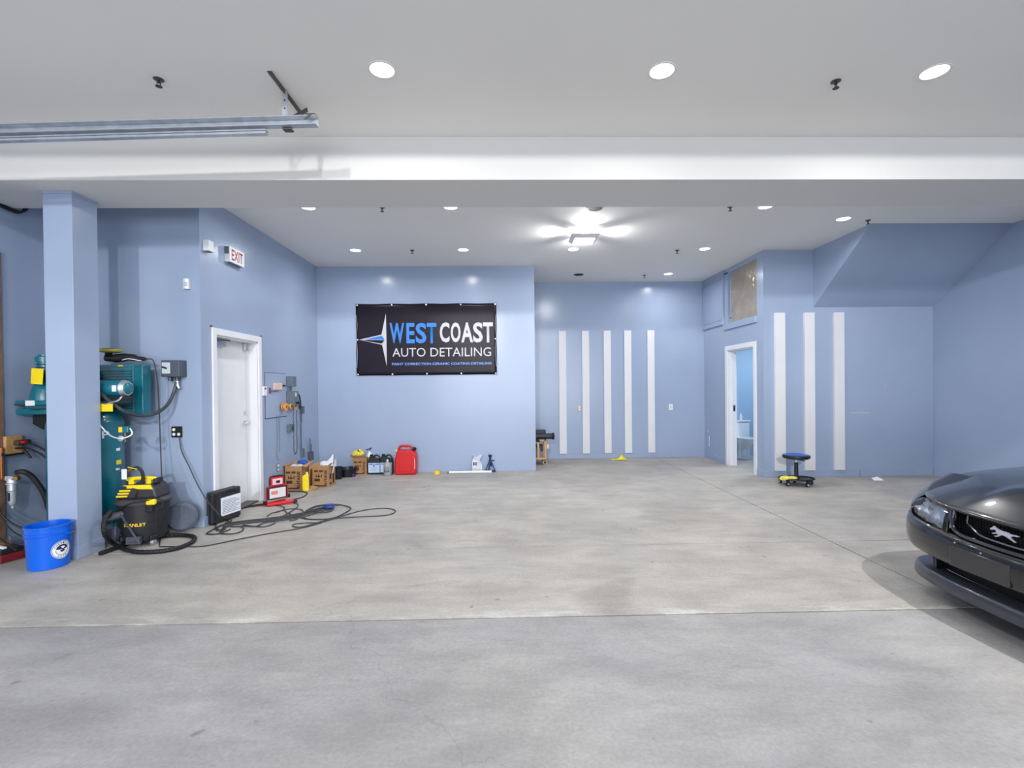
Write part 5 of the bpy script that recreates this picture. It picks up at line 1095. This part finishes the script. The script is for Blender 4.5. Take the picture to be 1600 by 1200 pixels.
for k in range(5):
    a = -PI/2+0.25+k*2*PI/5; px_, py_ = 0.225*math.cos(a), 0.20*math.sin(a)
    MB().box((px_, py_, 0.078), (0.04, 0.04, 0.03)).build('caster_fork', black_m, t, bevel=0.006)
    wq = MB().lathe([(0.012, -0.012), (0.029, -0.012), (0.032, -0.006), (0.032, 0.006), (0.029, 0.012), (0.012, 0.012)], (px_, py_, 0.033), 'x' if k % 2 else 'y', 16).build('caster_wheel', black_m, t, smooth=True)
    MB().lathe([(0, -0.014), (0.016, -0.014), (0.016, 0.014), (0, 0.014)], (px_, py_, 0.033), 'x' if k % 2 else 'y', 12).build('hub', galv_m, wq)
c_t = thing('yellow_cloth', 'yellow cloths draped over the left side of the stool tray', 'cloth', (sx-0.16, sy-0.06, 0.10))
MB().ball((-0.03, 0, 0.018), 0.075, 14, (1.25, 1, 0.40)).ball((0.06, -0.01, 0.018), 0.06, 12, (1.2, 1, 0.45)).ball((-0.09, -0.03, 0.01), 0.05, 10, (1.2, 1, 0.5)).build('cloth', mat('stool_cloth', (214, 206, 96), 0.9, noise=0.2, nscale=25, bump=0.5, bscale=60), c_t, smooth=True)

# ================================================================== TOILET
porc = mat('porcelain', (224, 232, 240), 0.15, coat=0.5)
t = thing('toilet', 'white toilet seen through the open restroom doorway', 'toilet', (4.905, 10.33, 0))
MB().bb(-0.22, 0.22, -0.20, -0.01, 0.40, 0.74).build('tank', porc, t, bevel=0.025); MB().bb(-0.235, 0.235, -0.215, -0.003, 0.74, 0.775).build('tank_lid', porc, t, bevel=0.01)
def ring(a, b, yc, z, n=24): return [Vector((a*math.cos(2*PI*i/n), yc+b*math.sin(2*PI*i/n), z)) for i in range(n+1)]
MB().grid([ring(0.13, 0.20, -0.36, 0), ring(0.12, 0.18, -0.36, 0.10), ring(0.11, 0.16, -0.37, 0.2), ring(0.16, 0.22, -0.43, 0.32), ring(0.19, 0.26, -0.46, 0.40), ring(0.19, 0.26, -0.46, 0.415), ring(0.0, 0.0, -0.46, 0.415)]).build('bowl', porc, t, smooth=True)
MB().grid([ring(0.19, 0.26, -0.46, 0.418), ring(0.197, 0.268, -0.46, 0.425), ring(0.195, 0.265, -0.46, 0.44), ring(0.0, 0.0, -0.46, 0.448)]).build('seat_lid', porc, t, smooth=True)
MB().tube([(-0.15, -0.205, 0.68), (-0.15, -0.225, 0.68), (-0.09, -0.23, 0.675)], 0.008, 8).build('flush_lever', chrome_m, t, smooth=True)
for k, (xx, hh, lb) in enumerate(((-0.13, 0.13, 'small white bottle on the toilet tank, left of the pair'), (0.0, 0.15, 'slim white bottle on the toilet tank, right of the pair'))):
    q = thing('toiletry_bottle', lb, 'bottle', (4.98+xx, 10.23, 0.775))
    MB().lathe([(0, 0), (0.03, 0), (0.032, 0.01), (0.03, hh*0.6), (0.014, hh*0.8), (0.014, hh), (0, hh)], n=14).build('bottle', wplast_m, q, smooth=True)

# ================================================================== CAR
def carpaint():
    M_ = mat('car_paint', (24, 25, 30), 0.24, 0.1, coat=0.7, spec=0.4); M_.node_tree.nodes['Principled BSDF'].inputs['Coat Roughness'].default_value = 0.04; return M_
cp_m = carpaint()
X0, Y0 = 2.86, 2.80
car = thing('sports_car', 'dark grey coupe nose with horse emblem entering at the right edge', 'car', (X0, Y0, 0))
U_ = [0, .14, .28, .44, .57, .69, .78, .85, .90, .935, .958, .972, .980, .982]
D_ = [0, .002, .008, .025, .052, .09, .14, .20, .265, .34, .43, .54, .66, .80]
plan = [Vector((d, u, 0)) for u, d in zip(U_, D_)]
NP = len(plan)
def nrm(i):
    a = plan[max(i-1, 0)]; b = plan[min(i+1, NP-1)]; t_ = (b-a).normalized()
    n = Vector((-t_.y, t_.x, 0)); n = n if n.x < 0 or n.y > 0 else -n
    if i == 0: n = Vector((-1, 0, 0))
    return n
NR = [nrm(i) for i in range(NP)]
def prow(off, z, rise=0.0, i0=0, i1=NP, pw=2):
    """plan curve pushed inwards by off at height z"""
    out = []
    for i in range(i0, i1):
        p = plan[i]-NR[i]*off; out.append(Vector((p.x, p.y, z+rise*(U_[i]/0.92)**pw)))
    return out
def PU(u, off, z):
    for i in range(NP-1):
        if U_[i] <= u <= U_[i+1]:
            k = (u-U_[i])/(U_[i+1]-U_[i]); p = plan[i].lerp(plan[i+1], k); n_ = NR[i].lerp(NR[i+1], k).normalized(); p = p-n_*off
            return Vector((p.x, p.y, z))
def sm(rows, n=4):
    """smooth a control grid in both directions"""
    r1 = [cat(r, n) for r in rows]
    cols = [cat([r[j] for r in r1], n) for j in range(len(r1[0]))]
    return [[cols[j][i] for j in range(len(cols))] for i in range(len(cols[0]))]
def both(rows):      # mirror across y = 0 into one strip
    return [[Vector((p.x, -p.y, p.z)) for p in r[::-1][:-1]]+list(r) for r in rows]
def panel(rows, name, mt, parent=car, mirror='joined', n=4, smooth=True):
    g_ = sm(rows, n)
    m_ = MB()
    if mirror == 'joined': m_.grid(both(g_))
    elif mirror == 'two': m_.grid(g_); m_.grid([[Vector((p.x, -p.y, p.z)) for p in r] for r in g_])
    else: m_.grid(g_)
    return m_.build(name, mt, parent, smooth=smooth)
# front bumper cover
bump = [prow(.17, .520, .050), prow(.05, .532, .045), prow(.018, .524, .045), prow(.0, .49, .04), prow(-.006, .43, .02), prow(.0, .375, .01), prow(.018, .338, .01), prow(.05, .325, .01), prow(.11, .325, .01)]
panel(bump, 'front_bumper', cp_m)
# thin crease along the cover
panel([prow(.016, .528, .045, 0, 11), prow(.008, .520, .045, 0, 11), prow(.0135, .512, .045, 0, 11)], 'bumper_crease', cp_m)
MB().bb(-0.009, 0.03, -0.10, 0.27, 0.352, 0.478).build('bumper_panel', mat('car_paint_flat', (40, 40, 46), 0.28, 0.2, coat=0.8), car, bevel=0.004)  # flat panel on the bumper, slightly lighter than the cover
bolts = MB()
for (yy, zz) in ((0.24, 0.505), (0.07, 0.495), (-0.02, 0.44)): bolts.lathe([(0, -0.004), (0.005, -0.003), (0.006, 0)], (-0.004, yy, zz), 'x', 8)
bolts.build('bumper_clip', chrome_m, car)
# dark mouth behind, chin spoiler
core = [prow(.10, .335, .0, 0, 11), prow(.15, .30, .0, 0, 11), prow(.15, .235, .0, 0, 11)]
panel(core, 'lower_intake', black_m)
def lrow(off, z): return [PU(u, off+.055*(u/.85)**3, z-0.02*(u/.85)**3) for u in (0, .15, .3, .45, .58, .68, .76, .83, .87, .90, .925, .94)]
lip = [lrow(.12, .246), lrow(.045, .243), lrow(.012, .236), lrow(-.002, .205), lrow(.0, .17), lrow(.012, .152), lrow(.08, .154)]
panel(lip, 'chin_spoiler', mat('spoiler_grey', (46, 50, 62), 0.35, coat=0.5))
for s_ in (1, -1):
    MB().prism([(0.10, 0.235), (0.10, 0.33), (0.13, 0.33), (0.22, 0.235)], s_*0.50, s_*0.512, lambda x, z, y: Vector((x+0.01, y, z))).build('intake_fin', cp_m, car)
# nose core (dark) and grille
nose = [prow(.15, .52, .0, 0, 8), prow(.16, .60, .0, 0, 8), prow(.20, .66, .0, 0, 8), prow(.27, .67, .0, 0, 8)]
panel(nose, 'grille_recess', black_m)
gm = mat('grille_black', (14, 15, 18), 0.45)
mesh_ = MB()
for k in range(9): mesh_.bb(0.115, 0.12, -0.35, 0.35, 0.54+k*0.017, 0.543+k*0.017)
for k in range(36): mesh_.bb(0.112, 0.117, -0.35+k*0.02, -0.347+k*0.02, 0.535, 0.69)
mesh_.build('grille_mesh', gm, car, weld=False)['kind'] = 'stuff'
def gcurve(w0, w1, zb, zt, x, r, mt, nm):
    pts = [(x+0.03, w1, zt), (x+0.015, w1-0.01, zt-0.05), (x, w0, zb+0.035), (x-0.005, w0-0.05, zb+0.008), (x-0.012, w0*0.5, zb), (x-0.015, 0, zb-0.002), (x-0.012, -w0*0.5, zb), (x-0.005, -w0+0.05, zb+0.008), (x, -w0, zb+0.035), (x+0.015, -w1+0.01, zt-0.05), (x+0.03, -w1, zt)]
    return MB().tube(cat(pts, 5), r, 8).build(nm, mt, car, smooth=True)
dark_gloss = mat('dark_gloss', (26, 30, 44), 0.18, 0.4, coat=1.0)
gcurve(0.30, 0.335, 0.548, 0.685, 0.045, 0.013, dark_gloss, 'grille_surround')
gcurve(0.215, 0.27, 0.572, 0.675, 0.085, 0.007, mat('grille_bar_chrome', (140, 144, 156), 0.2, 1.0), 'corral_bar')
# shelf between grille and bumper
panel([prow(.03, .530, .03, 0, 5), prow(.09, .535, .03, 0, 5), prow(.14, .53, .03, 0, 5)], 'grille_shelf', dark_gloss)
# strip between grille and lamp
for s_ in (1, -1):
    MB().grid([[Vector((0.050, s_*0.345, 0.535)), Vector((0.062, s_*0.395, 0.54))], [Vector((0.06, s_*0.348, 0.61)), Vector((0.072, s_*0.395, 0.615))], [Vector((0.095, s_*0.355, 0.69)), Vector((0.10, s_*0.395, 0.69))]]).build('lamp_pillar', cp_m, car, solid=0.01)
# emblem
horse = [(0, .52), (.03, .62), (.10, .70), (.14, .82), (.19, .80), (.20, .74), (.30, .67), (.46, .62), (.60, .64), (.70, .58), (.78, .56), (.88, .60), (1.0, .58), (.99, .50), (.86, .48), (.76, .42), (.72, .32), (.80, .20), (.90, .10), (.88, .03), (.80, .10), (.68, .20), (.58, .28), (.46, .32), (.38, .26), (.30, .12), (.20, .05), (.14, .10), (.24, .17), (.30, .28), (.22, .30), (.12, .20), (.06, .26), (.20, .38), (.25, .46), (.19, .55), (.13, .56), (.06, .47)]
em = MB().prism([(x*0.165-0.0825, y*0.115-0.045) for x, y in horse], 0.075, 0.063, lambda x, z, d: Vector((d, -x+0.0, z*0.72+0.628))).build('horse_emblem', mat('emblem_chrome', (205, 212, 228), 0.25, 0.6), car, bevel=0.002)
# headlamps
lens_m = bpy.data.materials.new('lamp_lens'); lens_m.use_nodes = True; nt = lens_m.node_tree
for n in list(nt.nodes): nt.nodes.remove(n)
tr2 = nt.nodes.new('ShaderNodeBsdfTransparent'); gl = nt.nodes.new('ShaderNodeBsdfGlossy'); gl.inputs['Roughness'].default_value = 0.05; fr = nt.nodes.new('ShaderNodeFresnel'); fr.inputs['IOR'].default_value = 1.6
tr2.inputs[0].default_value = (0.86, 0.89, 0.94, 1)
mx = nt.nodes.new('ShaderNodeMixShader'); oo = nt.nodes.new('ShaderNodeOutputMaterial'); nt.links.new(fr.outputs[0], mx.inputs[0]); nt.links.new(tr2.outputs[0], mx.inputs[1]); nt.links.new(gl.outputs[0], mx.inputs[2]); nt.links.new(mx.outputs[0], oo.inputs[0])
HL = [.385, .47, .56, .64, .715, .775]
def hrow(off, zs): return [PU(u, off, z) for u, z in zip(HL, zs)]
zb_ = [.545, .552, .560, .570, .584, .612]; zt_ = [.686, .692, .695, .695, .692, .680]
def lerp(a, b, k): return [x+(y-x)*k for x, y in zip(a, b)]
for s_ in (1, -1):
    rows = sm([hrow(.030, zb_), hrow(.030, lerp(zb_, zt_, .3)), hrow(.045, lerp(zb_, zt_, .65)), hrow(.080, zt_)], 4)
    rows = [[Vector((p.x, s_*p.y, p.z)) for p in r] for r in rows]
    hlp = MB().grid(rows).build('headlamp', lens_m, car, smooth=True)
    rows = sm([hrow(.045, zb_), hrow(.085, lerp(zb_, zt_, .25)), hrow(.10, lerp(zb_, zt_, .7)), hrow(.092, zt_)], 3)
    rows = [[Vector((p.x+0.012*math.sin(p.y*55), s_*p.y, p.z)) for p in r] for r in rows]
    MB().grid(rows).build('reflector', mat('lamp_silver', (222, 228, 238), 0.3, 0.4, bump=0.5, bscale=30), hlp, smooth=True)
    MB().lathe([(0.045, -0.02), (0.05, 0.0), (0.03, 0.03), (0.0, 0.04)], (0.165, s_*0.56, 0.625), 'x', 18).build('projector_bowl', chrome_m, hlp, smooth=True)
    MB().lathe([(0.035, -0.02), (0.04, 0.0), (0.0, 0.03)], (0.225, s_*0.68, 0.635), 'x', 18).build('projector_bowl', chrome_m, hlp, smooth=True)
# hood
HU = [0, .12, .25, .33, .44, .56, .67, .75]
HM = .75
def dplan(u):
    for i in range(NP-1):
        if U_[i] <= u <= U_[i+1]: return D_[i]+(D_[i+1]-D_[i])*(u-U_[i])/(U_[i+1]-U_[i])
    return D_[-1]
def hood_z(d, u):
    prof = [(0, .700), (.06, .728), (.15, .768), (.27, .815), (.42, .850), (.65, .882), (.9, .905), (1.35, .93)]
    for a, b in zip(prof, prof[1:]):
        if a[0] <= d <= b[0]: z = a[1]+(b[1]-a[1])*(d-a[0])/(b[0]-a[0]); break
    else: z = prof[-1][1]
    k = min(1, d/0.35)
    bulge = 0.022*k*max(0, 1-max(0, (u-0.24)/0.10)) if u < 0.34 else 0
    return z+bulge-0.028*(u/HM)**2.4*min(1, d/0.25)-0.004
rows = []
lead = [Vector((dplan(u)+.058+0.075*(u/HM)**3, u, .684-.004*(u/HM)**2)) for u in HU]
rows.append(lead)
for k, dd in enumerate((0, .02, .06, .13, .22, .35, .5, .7, .9, 1.1, 1.32)):
    r = []
    for u in HU:
        st_ = dplan(u)+.052+0.075*(u/HM)**3; d = st_+(1.32-st_)*dd/1.32
        r.append(Vector((d, u, hood_z(d-st_*0.8 if dd < .5 else d-0.1, u)-(0.006 if dd == 0 else 0))))
    rows.append(r)
panel(rows, 'hood', cp_m, n=3)
HEDGE = [(q[-1].x, q[-1].z) for q in rows[1:]]
# raised scoop on the hood
sc_ = MB()
def scz(d, u): return hood_z(d-0.08, u)
rws = [[Vector((0.30+0.16*(abs(j)/5.0)**2*1.0+0.012*(1-i) if i < 2 else 0.30+0.16*(abs(j)/5.0)**2+(i-1)*0.2, j*0.052, scz(0.30+max(0, i-1)*0.2, abs(j)*0.052)+(0.0 if i == 0 else 0.026)*(1-(abs(j)/5.0)**4)*(1 if i < 4 else 0.5))) for j in range(-5, 6)] for i in range(6)]
sc_.grid(rws); sc_.build('hood_scoop', cp_m, car, smooth=True, sub=1)
# fenders and body sides
def arch(d, dc, r=0.355): 
    q = r*r-(d-dc)**2
    return 0.31+math.sqrt(q) if q > 0 else 0
DW1, DW2 = 0.98, 3.68
def topz(d):
    prof = [(.2, .66), (.36, .690), (.58, .745), (.8, .785), (1.1, .83), (1.4, .87), (2.0, .90), (3.0, .92), (3.6, .95), (4.2, .94), (4.62, .90)]
    for a, b in zip(prof, prof[1:]):
        if a[0] <= d <= b[0]: return a[1]+(b[1]-a[1])*(d-a[0])/(b[0]-a[0])
    return prof[-1][1] if d > 4.6 else prof[0][1]
def hz_edge(d):
    for a, b in zip(HEDGE, HEDGE[1:]):
        if a[0] <= d <= b[0]: return a[1]+(b[1]-a[1])*(d-a[0])/(b[0]-a[0])
    return HEDGE[0][1] if d < HEDGE[0][0] else HEDGE[-1][1]
_tz = topz
def topz(d):
    e = hz_edge(d); return e if d < 1.32 else max(_tz(d), e)
def zlow(d):
    z = max(arch(d, DW1), arch(d, DW2))
    if d < DW1-0.355: z = max(z, 0.578 if d < 0.60 else 0.45)
    return max(z, 0.20)
ds = [.60, .63]+[DW1-.354+.0708*i for i in range(11)]+[1.45, 1.8, 2.2, 2.6, 3.0, 3.2]+[DW2-.354+.0708*i for i in range(11)]+[4.15, 4.35, 4.55]
side = []
def wid(d):
    if d < .80: 
        # follow the plan curve at the corner
        for i in range(NP-1):
            if D_[i] <= d <= D_[i+1]: return U_[i]+(U_[i+1]-U_[i])*(d-D_[i])/(D_[i+1]-D_[i])
    return .982 if d < 4.2 else .982-(d-4.2)*0.12
for d in ds:
    zt2, zl, w_ = topz(d), zlow(d), wid(d)
    zl = min(zl, zt2-0.03)
    zm = max(zl+0.01, min(zt2-.10, .62))
    side.append([Vector((d, min(HM, w_-.06), zt2)), Vector((d, (min(HM, w_-.06)+w_)/2+.02, zt2-.012)), Vector((d, w_-.015, zt2-.055 if zt2-.055 > zm else (zt2+zm)/2)), Vector((d, w_, zm)), Vector((d, w_+.004, (zm+zl)/2)), Vector((d, w_-.012, zl))])
MB().grid(side).build('body_side', cp_m, car, smooth=True); MB().grid([[Vector((p.x, -p.y, p.z)) for p in r] for r in side]).build('body_side', cp_m, car, smooth=True)
top_ = [(.26, .73), (.33, .80), (.42, .86), (.52, .90), (.62, .925)]
cr3 = []
for k in (0, .3, .6, .85, 1.0):
    row = []
    for (dt, ut), ub in zip(top_, (.76, .84, .90, .945, .968)):
        b_ = PU(ub, .015, .575); tp = Vector((dt, ut, topz(dt)-.004)); p_ = b_.lerp(tp, k); bul = math.sin(PI*k)*.028
        row.append(Vector((p_.x-bul*.7, p_.y+bul*.7, p_.z+bul*.3)))
    cr3.append(row)
cr3.append([Vector((d_, .745, topz(d_)-.003)) for d_ in (.27, .35, .44, .53, .62)])
panel(cr3, 'fender_corner', cp_m, mirror='no', n=3); panel([[Vector((p.x, -p.y, p.z)) for p in r_] for r_ in cr3], 'fender_corner', cp_m, mirror='no', n=3)
# cabin
ST = [(1.30, .70, .895), (1.62, .68, 1.06), (2.05, .60, 1.30), (2.45, .58, 1.345), (2.95, .58, 1.32), (3.45, .62, 1.14), (3.95, .70, .965)]
glass_m = mat('tinted_glass', (16, 18, 22), 0.05, 0.2, coat=1.0)
def cross(d, w_, z): return [Vector((d, 0, z)), Vector((d, w_*.5, z-.008)), Vector((d, w_*.85, z-.03)), Vector((d, w_, z-.06))]
def cab(a, b, nm, mt): panel([cross(*ST[i]) for i in range(a, b)], nm, mt, n=3)
cab(0, 3, 'windscreen', glass_m); cab(2, 5, 'roof', cp_m); cab(4, 7, 'rear_window', glass_m)
for s_ in (1, -1):
    MB().grid([[Vector((d, s_*w_, z-.06)) for d, w_, z in ST], [Vector((d, s_*.83, topz(d)+0.005)) for d, w_, z in ST]]).build('side_window', glass_m, car, smooth=True)
panel([[Vector((d, u, z-.02*(u/.8)**2)) for u in (0, .3, .6, .80)] for d, z in ((1.32, .88), (1.5, .87))], 'cowl', dark_m)
panel([[Vector((d, u, z-.02*(u/.8)**2)) for u in (0, .3, .6, .80)] for d, z in ((3.9, .965), (4.2, .975), (4.5, .97), (4.56, .94))], 'boot_lid', cp_m)
panel([[Vector((4.56+x_-.06*(u/.9)**2, u, z)) for u in (0, .3, .6, .89)] for z, x_ in ((.93, 0), (.70, .02), (.55, .08), (.35, .07), (.22, .02))], 'rear_bumper', cp_m)
for s_ in (1, -1): MB().bb(4.50, 4.60, s_*.45, s_*.84, .68, .84).build('tail_lamp', mat('tail_red', (120, 10, 18), 0.2), car, bevel=0.02)
MB().bb(.45, 4.4, -.78, .78, .20, .28).build('underbody', black_m, car)
MB().bb(.45, 4.4, -.55, .55, .28, .60).build('chassis', black_m, car)
for d in (DW1, DW2):
    for s_ in (1, -1):
        wq = MB().lathe([(0.21, -0.11), (0.30, -0.115), (0.318, -0.09), (0.32, 0), (0.318, 0.09), (0.30, 0.115), (0.21, 0.11)], (d, s_*0.845, 0.32), 'y', 36).build('tyre', rubber_m, car, smooth=True)
        rim = MB().lathe([(0.21, s_*0.10), (0.20, s_*0.06), (0.06, s_*0.04), (0.05, s_*0.085), (0, s_*0.09)], (d, s_*0.845, 0.32), 'y', 28)
        for k in range(5):
            a = 2*PI*k/5; rim.bar((d+0.04*math.cos(a), s_*(0.845+0.075), 0.32+0.04*math.sin(a)), (d+0.205*math.cos(a), s_*(0.845+0.085), 0.32+0.205*math.sin(a)), 0.05, 0.02, up=(0, 1, 0))
        rim.build('rim', chrome_m, wq, smooth=True)
for s_ in (1, -1): MB().ball((1.72, s_*1.03, 0.96), 0.10, 12, (0.6, 0.9, 0.55)).bar((1.72, s_*0.80, 0.92), (1.72, s_*1.0, 0.95), 0.05, 0.03).build('door_mirror', cp_m, car, smooth=True)
